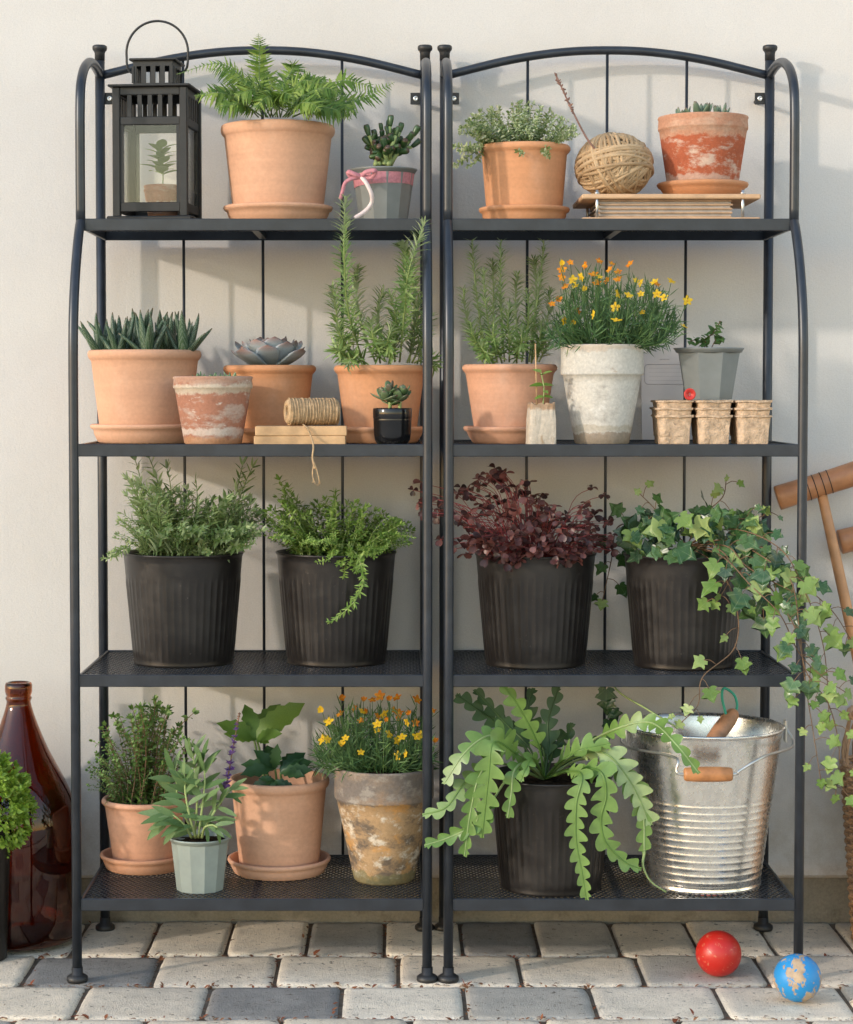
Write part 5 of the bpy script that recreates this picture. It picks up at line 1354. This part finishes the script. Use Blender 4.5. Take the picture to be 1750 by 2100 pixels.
OL = [(1328, 145), (1420, 155), (1455, 150), (1485, 135), (1520, 148), (1552, 142), (1630, 150), (1385, 185), (1435, 200), (1410, 230), (1475, 215), (1540, 190), (1565, 225), (1625, 240), (1690, 195), (1330, 205), (1515, 230), (1600, 205), (1700, 315), (1560, 200)]
marigold(brown, 788, 1586, brown.location.y, brownH, brown_r - .018, [(640, 1535), (655, 1490), (690, 1455), (740, 1440), (800, 1440), (850, 1455), (885, 1480), (895, 1530)], YL, OL, z7, 170, .0082)

# ---- creeper in the grey pot
MT['creeper'] = leafmat('creeper_green', (.06, .14, .04), (.13, .23, .07), .45, .2, .35)
L = local(greyp)
for pts in ([(1440, 712), (1455, 690), (1470, 672), (1478, 658)], [(1450, 712), (1438, 700), (1425, 697), (1412, 702)], [(1460, 712), (1470, 695), (1480, 690), (1484, 700)], [(1445, 712), (1450, 695), (1462, 685), (1465, 680)]):
    C = bez([L(x, y, -.25) for x, y in pts], 16); o = MB().add(*tube_geo(C, .0009, 5)).build('shoot', MT['stem_brown'], greyp)
    for k in range(2, 16):
        leaf_obj('creep', ov, MT['creeper'], o, C[k], unit(rng.normal(0, 1, 3) + A(0, -.3, .2)), (0, -.6, .8), rng.uniform(.009, .016))
# ---- bushy grey-green herb and bright trailing herb in the dark pots
MT['lav'] = leafmat('grey_green_herb', (.12, .21, .06), (.26, .37, .14), .48, .24, .4, cc=(.46, .54, .30), under=(.36, .45, .26))
MT['bright'] = leafmat('bright_green_herb', (.13, .25, .045), (.25, .39, .08), .5, .25, .35, cc=(.36, .50, .15))
lv = sprigs('lav', [MT['lav'], MT['stem_green']], 5, n=16, L_=.12, leaf=narrow, lsize=.031, bend=.35, per=2, taper=.55, rad=.0012, up=.9, jitter=.25)
lw = sprigs('lavw', [MT['lav'], MT['stem_green']], 3, n=15, L_=.12, leaf=mid, lsize=.030, bend=.5, per=2, taper=.6, rad=.0012, up=.7, jitter=.3)
ht = sprigs('bright', [MT['bright'], MT['stem_pale']], 5, n=20, L_=.10, leaf=mid, lsize=.0190, bend=.5, per=2, taper=.6, rad=.001, up=.6, jitter=.35)
r_, B, rr, H = RB[0]; Yc = B[1]
out0 = [(238, 1090), (255, 1040), (262, 985), (300, 985), (330, 1010), (385, 1000), (415, 1030), (460, 1020), (500, 1010), (525, 1040), (540, 1075)]
sp = dome(r_, 377, 1130, Yc, 120, out0, 150, rr * .9, H, ydep=.095); L = local(r_)
plant_sprigs(r_, lv + lw, sp)
tall = [((300, 1120), (276, 945)), ((320, 1120), (308, 940)), ((350, 1120), (340, 962)), ((480, 1120), (518, 960)), ((470, 1120), (495, 955)), ((300, 1120), (262, 985)), ((400, 1120), (398, 985))]
plant_sprigs(r_, lv[:2], [(L(*a, Yc), L(*b, Yc - .01)) for a, b in tall])
plant_sprigs(r_, lw, [(L(a[0], 1114, Yc - .075), L(b[0], b[1] - 6, Yc - .122)) for a, b in (((330, 1125), (345, 1085)), ((380, 1128), (372, 1085)), ((420, 1128), (430, 1140)), ((440, 1128), (470, 1110)), ((470, 1125), (520, 1118)), ((300, 1125), (285, 1090)), ((360, 1128), (400, 1090)), ((455, 1120), (505, 1085)), ((265, 1128), (212, 1150)), ((270, 1128), (228, 1140)), ((400, 1128), (415, 1090)), ((430, 1128), (475, 1095)))])
r_, B, rr, H = RB[1]; Yc = B[1]; L = local(r_)
out0 = [(545, 1060), (565, 1010), (600, 1015), (625, 1040), (680, 1020), (720, 1030), (755, 1040), (790, 1055), (830, 1070), (845, 1085)]
sp = dome(r_, 690, 1130, Yc, 120, out0, 190, rr * .9, H, ydep=.095); plant_sprigs(r_, ht, sp)
plant_sprigs(r_, ht[:2], [(L(*a, Yc), L(*b, Yc - .01)) for a, b in (((590, 1120), (572, 985)), ((685, 1120), (688, 1010)), ((600, 1120), (590, 1000)))])
fl = [(L(a, 1116, Yc - .075), L(b, c - 8, Yc - .122)) for a, b, c in ((655, 640, 1120), (690, 675, 1150), (705, 690, 1165), (725, 715, 1165), (740, 745, 1160), (760, 770, 1150), (735, 725, 1175), (780, 790, 1130), (690, 665, 1135), (715, 735, 1150), (750, 755, 1145), (600, 560, 1110), (640, 620, 1125), (670, 660, 1120), (690, 690, 1140), (710, 725, 1150), (720, 700, 1165), (740, 760, 1130), (700, 650, 1160), (770, 800, 1120), (730, 735, 1180), (715, 705, 1190), (750, 780, 1140), (800, 850, 1110))]
plant_sprigs(r_, ht, fl)
P = bez([L(725, 1128, Yc - .08), L(738, 1150, Yc - .115), L(745, 1185, Yc - .118), L(735, 1220, Yc - .113), L(712, 1250, Yc - .108), L(675, 1278, Yc - .105)], 40)
mb = MB().add(*tube_geo(P, np.linspace(.0013, .0007, 40), 5), 1); T = tangents(P)
for i in range(4, 40):
    for j in range(4):
        s0 = rng.uniform(.010, .018) * (1.1 - .4 * i / 40); mb.add(xf(narrow[0], mat4(P[i], unit(rng.normal(0, .8, 3) + T[i] * .7 + A(0, -.2, 0)), (0, -1, .4), s0)), narrow[1])
mb.build('trailing_shoot', [MT['bright'], MT['stem_pale']], r_)

# ---- purple oxalis: three folded heart leaflets on pink stalks
MT['oxalis'] = leafmat('purple_oxalis', (.040, .017, .016), (.095, .036, .034), .40, .16, .5, cc=(.22, .095, .085), under=(.26, .095, .085))
ho = [(0, 0), (.16, .16), (.36, .42), (.46, .68), (.42, .90), (.26, 1.0), (.10, .97), (0, .84)]
hv = poly_leaf_geo(ho, fold=.55, curl=.25)
def ox_mesh(seed):
    r2 = np.random.default_rng(seed); mb = MB()
    for j in range(3):
        a = 2 * math.pi * j / 3 + r2.normal(0, .1); mb.add(xf(hv[0], mat4((0, 0, 0), sphdir(a, r2.uniform(-.45, .1)), (0, 0, 1), 1)), hv[1])
    return mb.mesh('leaf', MT['oxalis'])
OXM = [ox_mesh(s) for s in range(4)]
r_, B, rr, H = RB[2]; Yc = B[1]; L = local(r_); mb = MB()
oo = [(850, 1010), (880, 1000), (925, 1010), (960, 990), (985, 970), (1020, 960), (1060, 985), (1115, 1000), (1140, 1040), (1180, 1060), (1215, 1010), (1240, 1050), (1255, 1075)]
xs, ys = [p[0] for p in oo], [p[1] for p in oo]; pts = []
for i in range(205):
    x = float(np.clip(rng.normal(1075, 95), 870, 1255)); top = np.interp(x, xs, ys); y = 1152 - (1152 - top) * (1 - .95 * rng.random() ** 1.0); pts.append((x, y, Yc + rng.uniform(-.115, .07) * (1 if abs(x - 1090) < 120 else .6)))
pts += [(848, 1005, Yc), (866, 990, Yc), (880, 1020, Yc), (858, 1030, Yc - .02), (880, 1055, Yc - .02), (905, 1045, Yc), (1016, 960, Yc), (1030, 968, Yc), (1085, 990, Yc), (1215, 1000, Yc), (1240, 1015, Yc), (985, 975, Yc), (920, 1005, Yc), (945, 1000, Yc)]
for _ in range(75):
    x = rng.uniform(965, 1235); pts.append((x, rng.uniform(1085, 1150) + 10 * math.sin(x * .05), Yc - .112 * math.sqrt(max(.05, 1 - ((x - 1100) / 145) ** 2)) + rng.normal(0, .006)))
for (x, y, Y) in pts:
    tp = L(x, y, Y); b = A(tp[0] * .35, (Y - B[1]) * .4, H - .016); q = math.hypot(b[0], b[1])
    if q > rr * .85: b[:2] *= rr * .85 / q
    C = bez([b, b + (tp - b) * A(.45, .45, .7) + A(0, 0, .012), tp], 9); mb.add(*tube_geo(C, .0006, 4))
    s0 = rng.uniform(.0105, .0165); obj('leaf', OXM[rng.integers(4)], r_, mw=M4(mat4(tp, rng.normal(0, 1, 3) * A(1, 1, .2), unit(A(rng.normal(0, .5), -.65 + rng.normal(0, .3), .75)), s0)))
mb.build('stalks', MT['stem_pink'], r_, kind='stuff')

# ---- ivy
MT['ivy'] = leafmat('ivy_dark', (.015, .050, .015), (.040, .105, .028), .30, .08, .55, cc=(.095, .18, .06), vein=.28); MT['ivy_new'] = leafmat('ivy_young', (.14, .26, .05), (.26, .39, .10), .4, .28, .4, cc=(.38, .48, .18), vein=.3)
io = [(0, 0), (.09, -.12), (.24, -.17), (.40, -.10), (.50, .02), (.40, .12), (.40, .20), (.55, .30), (.68, .46), (.50, .47), (.34, .52), (.27, .66), (.15, .86), (0, 1.05)]
def ivy_geo(seed):
    V, F = poly_leaf_geo(io, fold=.16, curl=.22); r2 = np.random.default_rng(seed); V = V.copy(); V[:, 2] += .035 * np.sin(7 * V[:, 0] + seed) * np.cos(6 * V[:, 1] + seed); V[:, 0] *= r2.uniform(.85, 1.15); V[:, :2] += r2.normal(0, .022, (len(V), 2)) * (np.abs(V[:, :1]) > .05); V[:, 2] += .10 * V[:, 0] * r2.normal() + .2 * np.maximum(0, V[:, 1] - .5) * r2.normal(); return V, F
for k in range(6): _proto['ivyd%d' % k] = MB().add(*ivy_geo(k)).mesh('leaf', MT['ivy']); _proto['ivyn%d' % k] = MB().add(*ivy_geo(k + 7)).mesh('leaf', MT['ivy_new'])
ivy, B, rr, H = RB[3]; Yc = B[1]; L = local(ivy)
def ivy_leaf(parent, pos, d, s0, young=False, face=None):
    n_ = unit(A(rng.normal(0, .35), -.8, .5 + rng.normal(0, .3))) if face is None else face
    obj('leaf', _proto[('ivyn%d' if young else 'ivyd%d') % rng.integers(6)], parent, mw=M4(mat4(pos, d, n_, s0)))
def vine(pts, nl, s0, young=.4, seed=0, rad=.0013, start=.1, petiole=.022):
    C = bez([L(*p) for p in pts], 60); mb = MB().add(*tube_geo(C, np.linspace(rad, rad * .6, 60), 5)); T = tangents(C); lv_ = []
    nl = int(nl * 1.15); s0 = s0 * .98
    for i in range(nl):
        u = start + (1 - start) * (i + .5) / nl; k = int(u * 59); side = unit(np.cross(T[k], (0, -1, .2))) * (1 if i % 2 else -1); d = unit(side + T[k] * .4 + A(0, -.45, -.15) + rng.normal(0, .25, 3)); q = C[k] + d * petiole * rng.uniform(.6, 1.3)
        mb.add(*tube_geo(bez([C[k], (C[k] + q) / 2 + A(0, 0, .004), q], 5), rad * .5, 4)); lv_.append((q, unit(d + A(0, 0, -.7)), s0 * rng.uniform(.5, 1.15) * (1 - .35 * u), rng.random() < young + .5 * u * young))
    lv_.append((C[-1], T[-1], s0 * .5, True))
    o = mb.build('vine', MT['stem_brown'], ivy)
    for q, d, s1, yg in lv_: ivy_leaf(o, q, d, s1, yg)
c0 = (1410, 1118, Yc)
vine([c0, (1500, 1085, Yc - .08), (1600, 1125, -.37), (1652, 1215, -.39), (1690, 1330, -.38), (1702, 1480, -.37)], 15, .036, .35)
vine([c0, (1560, 1120, Yc - .10), (1622, 1190, -.40), (1640, 1290, -.41), (1652, 1400, -.41), (1668, 1500, -.40), (1684, 1600, -.40)], 15, .034, .6)
vine([c0, (1475, 1165, Yc - .135), (1512, 1250, Yc - .14), (1506, 1330, Yc - .14), (1442, 1388, -.375), (1432, 1445, -.38), (1398, 1482, -.38)], 9, .028, .9, petiole=.026)
vine([c0, (1320, 1085, Yc + .02), (1268, 1080, Yc + .05), (1254, 1150, Yc + .06), (1236, 1232, Yc + .06)], 9, .036, 0)
vine([c0, (1440, 1060, Yc), (1482, 1020, Yc), (1490, 985, Yc - .01)], 6, .022, .6)
vine([c0, (1365, 1075, Yc - .02), (1340, 1040, Yc - .02), (1312, 1012, Yc - .03)], 6, .026, .3)
vine([c0, (1500, 1110, Yc - .09), (1600, 1165, -.37), (1700, 1245, -.36), (1746, 1312, -.35)], 13, .042, .15)
vine([c0, (1540, 1165, Yc - .12), (1625, 1275, -.40), (1655, 1380, -.42), (1700, 1445, -.40), (1722, 1540, -.39), (1714, 1632, -.385)], 15, .032, .6)
vine([c0, (1480, 1140, Yc - .13), (1540, 1200, -.37), (1600, 1260, -.395), (1640, 1340, -.41), (1690, 1390, -.41), (1735, 1420, -.40)], 12, .038, .4)
vine([c0, (1500, 1070, Yc - .03), (1560, 1060, Yc - .05), (1570, 1050, Yc - .06)], 6, .03, .2)
vine([c0, (1490, 1120, Yc - .12), (1530, 1160, Yc - .14), (1580, 1190, -.37), (1640, 1220, -.38)], 11, .044, .25)
vine([c0, (1480, 1130, Yc - .12), (1500, 1175, Yc - .14), (1480, 1220, Yc - .145), (1470, 1235, Yc - .14)], 6, .036, .6)
vine([c0, (1530, 1110, Yc - .05), (1590, 1200, Yc - .07), (1575, 1240, Yc - .07), (1540, 1250, Yc - .06)], 7, .042, 0)
for i in range(95):
    x = rng.uniform(1290, 1570); top = np.interp(x, [1295, 1340, 1400, 1450, 1500, 1560], [1085, 1045, 1040, 1030, 1050, 1085]); y = rng.uniform(top, 1140); p = L(x, y, Yc + rng.uniform(-.12, .06))
    ivy_leaf(ivy, p, unit(A(rng.normal(0, .7), -.4, rng.normal(-.3, .6))), rng.uniform(.020, .038), rng.random() < .12)

# ---- tall thyme, lowest shelf
MT['thymeG'] = leafmat('thyme_green', (.09, .18, .04), (.17, .29, .075), .5, .2, .35, cc=(.26, .39, .13))
tv = sprigs('thG', [MT['thymeG'], MT['stem_brown']], 5, n=18, L_=.12, leaf=small, lsize=.0100, bend=.35, per=2, taper=.8, rad=.0008, jitter=.45, start=.05)
Yc = thymeB.location.y; L = local(thymeB)
sp = dome(thymeB, 299, 1645, Yc, 90, [(182, 1590), (190, 1540), (210, 1490), (240, 1470), (280, 1455), (320, 1440), (360, 1470), (385, 1500), (400, 1560)], 130, .062, thymeB_H, ydep=.085)
sp += [(L(a, 1640, Yc - .02), L(b, c, Yc - .05)) for a, b, c in ((290, 268, 1455), (300, 322, 1437), (310, 400, 1462), (280, 235, 1470), (270, 190, 1520), (260, 180, 1580), (250, 185, 1620), (300, 345, 1465), (295, 300, 1470), (240, 215, 1650), (310, 330, 1655), (290, 290, 1660), (330, 360, 1650), (260, 240, 1655))]
plant_sprigs(thymeB, tv, sp)

# ---- sage with a purple flower spike
MT['sage'] = leafmat('sage_green', (.10, .19, .065), (.17, .27, .10), .55, .22, .3, cc=(.23, .33, .15), under=(.20, .28, .16))
sg = lambda: leaf_geo(.27, 8, .10, .22, lambda t: (math.sin(math.pi * t ** .85) ** .8), serr=.05, wav=.01)
Yc = sage.location.y; L = local(sage); stems = MB()
def sage_stem(pts, leaves):
    C = bez([L(*z7(x, y), Yc + dy) for x, y, dy in pts], 24); stems.add(*tube_geo(C, np.linspace(.0024, .0014, 24), 6)); T = tangents(C)
    for u, ang, s0 in leaves:
        k = int(u * 23); d = unit(A(math.cos(ang), -.35 + rng.normal(0, .3), math.sin(ang))); leaf_obj('sage', sg, MT['sage'], sage, C[k], d, unit(A(-math.sin(ang) * .5, -.7, .6)), s0)
sage_stem([(760, 690, 0), (770, 560, -.01), (765, 440, -.01), (750, 350, -.01)], [(.1, 3.3, .05), (.14, .2, .045), (.3, 3.0, .05), (.33, .4, .045), (.45, 2.6, .055), (.5, .8, .05), (.62, 2.4, .05), (.66, .9, .055), (.78, 2.2, .045), (.8, 1.1, .05), (.9, 2.0, .04), (.92, 1.2, .045), (1, 1.6, .04), (.97, 1.9, .036), (.55, 1.6, .05), (.75, 1.5, .05)])
sage_stem([(780, 690, -.01), (830, 600, -.02), (870, 540, -.02), (900, 500, -.02)], [(.3, .1, .045), (.4, 1.6, .045), (.5, -.2, .04), (.6, 1.3, .045), (.75, .3, .04), (.8, 2.0, .035), (.95, .8, .04), (1, .3, .035), (.9, -.5, .03), (.2, 1.2, .045)])
sage_stem([(750, 690, -.015), (720, 640, -.03), (690, 610, -.035), (670, 600, -.035)], [(.5, 3.0, .05), (.8, 3.5, .05), (.9, 2.9, .06), (1, 3.9, .06), (.6, 4.2, .05), (.3, 2.4, .045), (1, 3.2, .055), (.7, 2.6, .045), (.45, 3.6, .045)])
sage_stem([(770, 690, .02), (700, 560, .03), (690, 480, .03), (680, 430, .03)], [(.5, 2.4, .05), (.6, .8, .045), (.75, 2.8, .05), (.85, .9, .045), (1, 2.0, .045), (1, 1.4, .04), (.35, 3.0, .045)])
sage_stem([(775, 690, -.02), (790, 570, -.03), (800, 470, -.03), (795, 390, -.03)], [(.2, .3, .04), (.25, 2.8, .04), (.4, .9, .045), (.45, 2.3, .045), (.6, .6, .045), (.65, 2.6, .045), (.8, 1.2, .045), (.85, 1.9, .04), (.95, .9, .04), (1, 1.5, .045), (1, 2.1, .036)])
sage_stem([(765, 690, -.02), (740, 600, -.035), (725, 520, -.035), (722, 460, -.035)], [(.2, 3.2, .04), (.3, .2, .04), (.45, 2.5, .045), (.5, .7, .04), (.65, 2.9, .045), (.7, .9, .04), (.85, 2.2, .045), (.95, 1.2, .04), (1, 1.7, .042), (1, 2.4, .036)])
sage_stem([(790, 690, -.02), (800, 650, -.04), (830, 640, -.045), (850, 650, -.05)], [(.5, -.4, .035), (.8, .3, .035), (1, -.6, .035), (.9, -1.2, .032), (.4, -1.3, .03)])
stems.build('stems', MT['stem_pale'], sage)
MT['purple'] = leafmat('purple_floret', (.16, .07, .36), (.28, .15, .50), .6, .2, .3, cc=(.38, .25, .55))
C = bez([L(*z7(862, 560), Yc - .01), L(*z7(885, 480), Yc - .012), L(*z7(912, 330), Yc - .012), L(*z7(937, 200), Yc - .012)], 40); T = tangents(C)
spk = MB().add(*tube_geo(C, np.linspace(.0015, .0008, 40), 6)).build('flower_spike', MT['stem_brown'], sage); fg = leaf_geo(.6, 3, .4, -.2); mb = MB(); mb2 = MB()
for i in range(11):
    u = .30 + .58 * i / 10; k = int(u * 39); s0 = .0105 * (1.15 - .6 * i / 10)
    for j in range(9): mb.add(xf(fg[0], mat4(C[k] + rng.normal(0, .0008, 3), unit(A(math.cos(j * .7), math.sin(j * .7), .35 + rng.normal(0, .3))), (0, 0, 1), s0 * rng.uniform(.7, 1.2))), fg[1])
mb.build('florets', MT['purple'], spk, kind='stuff')
for i in range(30): mb2.add(xf(sd[0], mat4(C[int(34 + 5 * i / 30)], unit(rng.normal(0, .6, 3) + A(0, 0, 1)), (0, -1, 0), .004)), sd[1])
mb2.build('bud_tip', MT['dry'], spk, kind='stuff')

# ---- hellebore with large lobed leaves
MT['helle'] = leafmat('dark_lobed_green', (.020, .060, .022), (.045, .10, .035), .38, .12, .45); MT['helle_new'] = leafmat('fresh_lobed_green', (.10, .19, .035), (.16, .26, .05), .4, .3, .4)
hg = lambda: leaf_geo(.42, 9, .12, .34, lambda t: (math.sin(math.pi * t ** 1.15) ** .75), serr=.2, wav=.018); hn = lambda: leaf_geo(.46, 11, .12, .26, lambda t: (math.sin(math.pi * t ** .95) ** .75), serr=.13, wav=.018)
Yc = helle.location.y; L = local(helle); zs_ = helleH - .04
st = MB()
def palm(root_pts, hub, leaflets, key, geo, mat_, up=None):
    C = bez(root_pts + [hub], 14); st.add(*tube_geo(C, np.linspace(.0028, .0019, 14), 7))
    for (x, y, dy) in leaflets:
        tp = L(*z7(x, y), Yc + dy); v = tp - hub; leaf_obj(key, geo, mat_, helle, hub, v, unit(A(-v[0] * 2, -.75, .65)) if up is None else up, np.linalg.norm(v) * 1.02)
base = A(.0, 0, zs_)
palm([base], L(*z7(1075, 420), Yc - .02), [(1045, 318, 0), (1010, 345, -.03), (1075, 350, -.05), (955, 385, -.03), (958, 420, -.05)], 'h1', hg, MT['helle'])
palm([base + A(.01, 0, 0)], L(*z7(1095, 435), Yc - .03), [(1180, 345, -.02), (1205, 375, -.03), (1200, 408, -.05), (1150, 340, 0), (1170, 430, -.06)], 'h1', hg, MT['helle'])
palm([base + A(0, -.01, 0)], L(*z7(1075, 465), Yc - .05), [(980, 478, -.055), (1000, 492, -.06), (1060, 498, -.068), (1120, 496, -.068), (1145, 484, -.06), (1020, 450, -.06)], 'h1', hg, MT['helle'])
palm([base + A(-.006, .01, 0), L(*z7(1030, 400), Yc)], L(*z7(1003, 305), Yc - .01), [(1158, 152, -.02), (962, 168, 0), (868, 228, -.03), (1075, 268, -.05), (1040, 305, -.04), (890, 270, -.03)], 'h2', hn, MT['helle_new'])
palm([base + A(-.004, .008, 0), L(*z7(1020, 420), Yc + .02)], L(*z7(990, 290), Yc + .02), [(900, 235, .02), (1080, 160, .03), (950, 250, .04)], 'h2', hn, MT['helle_new'])
st.build('stalks', MT['stem_green'], helle)

# ---- fishbone cactus: flat zigzag stems
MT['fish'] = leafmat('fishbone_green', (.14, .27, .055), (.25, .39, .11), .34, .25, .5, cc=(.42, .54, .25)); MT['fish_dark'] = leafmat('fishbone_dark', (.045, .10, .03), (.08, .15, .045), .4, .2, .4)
fc, B, rr, H = RB[4]; Yc = B[1]; L = local(fc)
def fish(pts, w_=.034, dark=False, start=.25, lob=None, face=(0, -1, .35), plainstem=False, step=.0235):
    C = bez([L(*z8(x, y), Yc + dy) for x, y, dy in pts], 90); seg = np.linalg.norm(np.diff(C, axis=0), axis=1); cum = np.r_[0, np.cumsum(seg)]; Ltot = cum[-1]; T = tangents(C); mb = MB()
    mb.add(*tube_geo(C, np.linspace(.0026, .0011, 90), 6))
    n = 150; us = np.linspace(0, Ltot, n); V = []; ph0 = rng.uniform(0, 1)
    for s_ in us:
        k = min(88, int(np.searchsorted(cum, s_) - 1) if s_ > 0 else 0); f_ = (s_ - cum[k]) / seg[k]; p = C[k] + (C[k + 1] - C[k]) * f_; t = T[k]
        nf = unit(np.asarray(face, float) + rng.normal(0, .0, 3)); sd_ = unit(np.cross(t, nf)); nn = unit(np.cross(sd_, t)); u = s_ / Ltot
        env = min(1, max(0, (u - start) / .08)) * (1 - .55 * max(0, (u - .55) / .45) ** 1.5) * (1 if u < .985 else .3)
        for sg_, off in ((-1, 0), (1, .5)):
            ph = (s_ / step + off + ph0) % 1; saw = max(0, math.sin(math.pi * min(1, ph / .93) ** 1.25)) ** .55 if ph < .93 else 0
            jt = 1 + .22 * math.sin(math.floor(s_ / step + off + ph0) * 2.7 + ph0 * 20 + off)
            wd = w_ * .5 * env * (.17 + .83 * saw * jt) + .0012
            V.append(p + sd_ * sg_ * wd + nn * wd * (.28 + .25 * math.sin(5 * u + ph0 * 9)) + t * (.30 * wd * saw))
        V.append(p)
    V = np.array(V); F = []
    for i in range(n - 1):
        a = 3 * i; F += [(a, a + 2, a + 5, a + 3), (a + 2, a + 1, a + 4, a + 5)]
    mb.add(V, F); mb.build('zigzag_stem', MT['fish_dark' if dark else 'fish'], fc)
q = (545, 460, 0)
fish([q, (420, 330, -.06), (335, 290, -.10), (240, 350, -.12), (150, 480, -.12)], .042, face=(-.2, -.9, .6), start=.35)
fish([q, (430, 360, -.08), (345, 320, -.13), (325, 460, -.14), (300, 690, -.135)], .048, start=.3)
fish([q, (400, 360, -.06), (300, 430, -.12), (255, 590, -.13), (232, 762, -.13)], .034, start=.35)
fish([q, (370, 400, -.05), (240, 470, -.10), (160, 570, -.12), (68, 600, -.12)], .034, start=.45)
fish([q, (420, 440, -.07), (290, 620, -.125), (180, 685, -.12), (75, 720, -.12)], .034, start=.5)
fish([q, (470, 400, -.08), (425, 430, -.125), (415, 510, -.13), (400, 612, -.13)], .030, start=.35)
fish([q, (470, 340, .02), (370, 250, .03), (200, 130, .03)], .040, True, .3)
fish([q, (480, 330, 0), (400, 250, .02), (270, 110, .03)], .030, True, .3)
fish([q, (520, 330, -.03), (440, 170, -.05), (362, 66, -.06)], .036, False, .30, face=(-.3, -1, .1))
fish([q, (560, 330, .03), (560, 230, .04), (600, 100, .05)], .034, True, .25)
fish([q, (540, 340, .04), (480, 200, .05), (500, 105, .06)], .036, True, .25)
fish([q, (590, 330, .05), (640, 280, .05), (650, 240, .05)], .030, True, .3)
fish([q, (600, 400, -.05), (680, 350, -.09), (800, 320, -.10)], .050, False, .3, face=(0, -.7, .8))
fish([q, (650, 380, -.06), (780, 360, -.10), (880, 470, -.11), (962, 640, -.11)], .052, False, .35)
fish([q, (640, 430, -.09), (690, 450, -.14), (668, 560, -.15), (668, 700, -.15), (690, 820, -.15), (708, 932, -.15)], .034, False, .25, step=.021)
fish([q, (650, 420, -.07), (760, 430, -.13), (785, 520, -.14), (765, 620, -.14), (785, 710, -.14), (860, 785, -.13), (922, 812, -.125)], .042, False, .3, step=.026)
fish([q, (700, 380, -.05), (850, 440, -.10), (925, 570, -.11), (935, 750, -.115)], .040, False, .4)
fish([q, (700, 330, -.02), (830, 262, -.09), (960, 240, -.13), (1055, 320, -.19), (1148, 438, -.20)], .034, False, .35, step=.024)
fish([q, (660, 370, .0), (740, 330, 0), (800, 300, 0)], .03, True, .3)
fish([q, (500, 380, -.09), (470, 420, -.13), (450, 470, -.135)], .026, False, .4)
fish([(935, 745, -.115), (930, 800, -.115), (960, 860, -.11), (1020, 902, -.10)], .004, False, .9)
# a bare ivy runner hanging above the bucket
L = local(ivy); Yv = -.30
C = bez([L(*z8(800, 40), -.10), L(*z8(830, 115), -.22), L(*z8(950, 190), -.30), L(*z8(1055, 255), -.32)], 24); o = MB().add(*tube_geo(C, .0017, 6)).build('vine', MT['stem_pale'], ivy)
for k in range(4): ivy_leaf(o, L(*z8(790 + rng.normal(0, 8), 110 + 40 * k), -.10), A(rng.normal(0, .5), -.2, -1), .03 - .003 * k)

# ---- boxwood ball
MT['box'] = leafmat('boxwood_green', (.20, .34, .04), (.30, .46, .06), .4, .28, .4, cc=(.42, .58, .12))
mb = MB(); bl = leaf_geo(.55, 3, .12, .1); c = A(0, 0, at(-34, 1652, -.2)[2] - .001); rad = .084
for i in range(1000):
    d = unit(rng.normal(0, 1, 3)); p = c + d * rad * rng.uniform(.62, 1.03) * A(1, 1, 1.08)
    for j in range(7): mb.add(xf(bl[0], mat4(p + rng.normal(0, .002, 3), unit(d + rng.normal(0, .55, 3)), rng.normal(0, 1, 3), rng.uniform(.008, .013))), bl[1])
MB().add(*tube_geo([(0, 0, .22), c], .006, 8)).build('trunk', MT['stem_brown'], boxp)
mb.build('crown', MT['box'], boxp, kind='stuff')
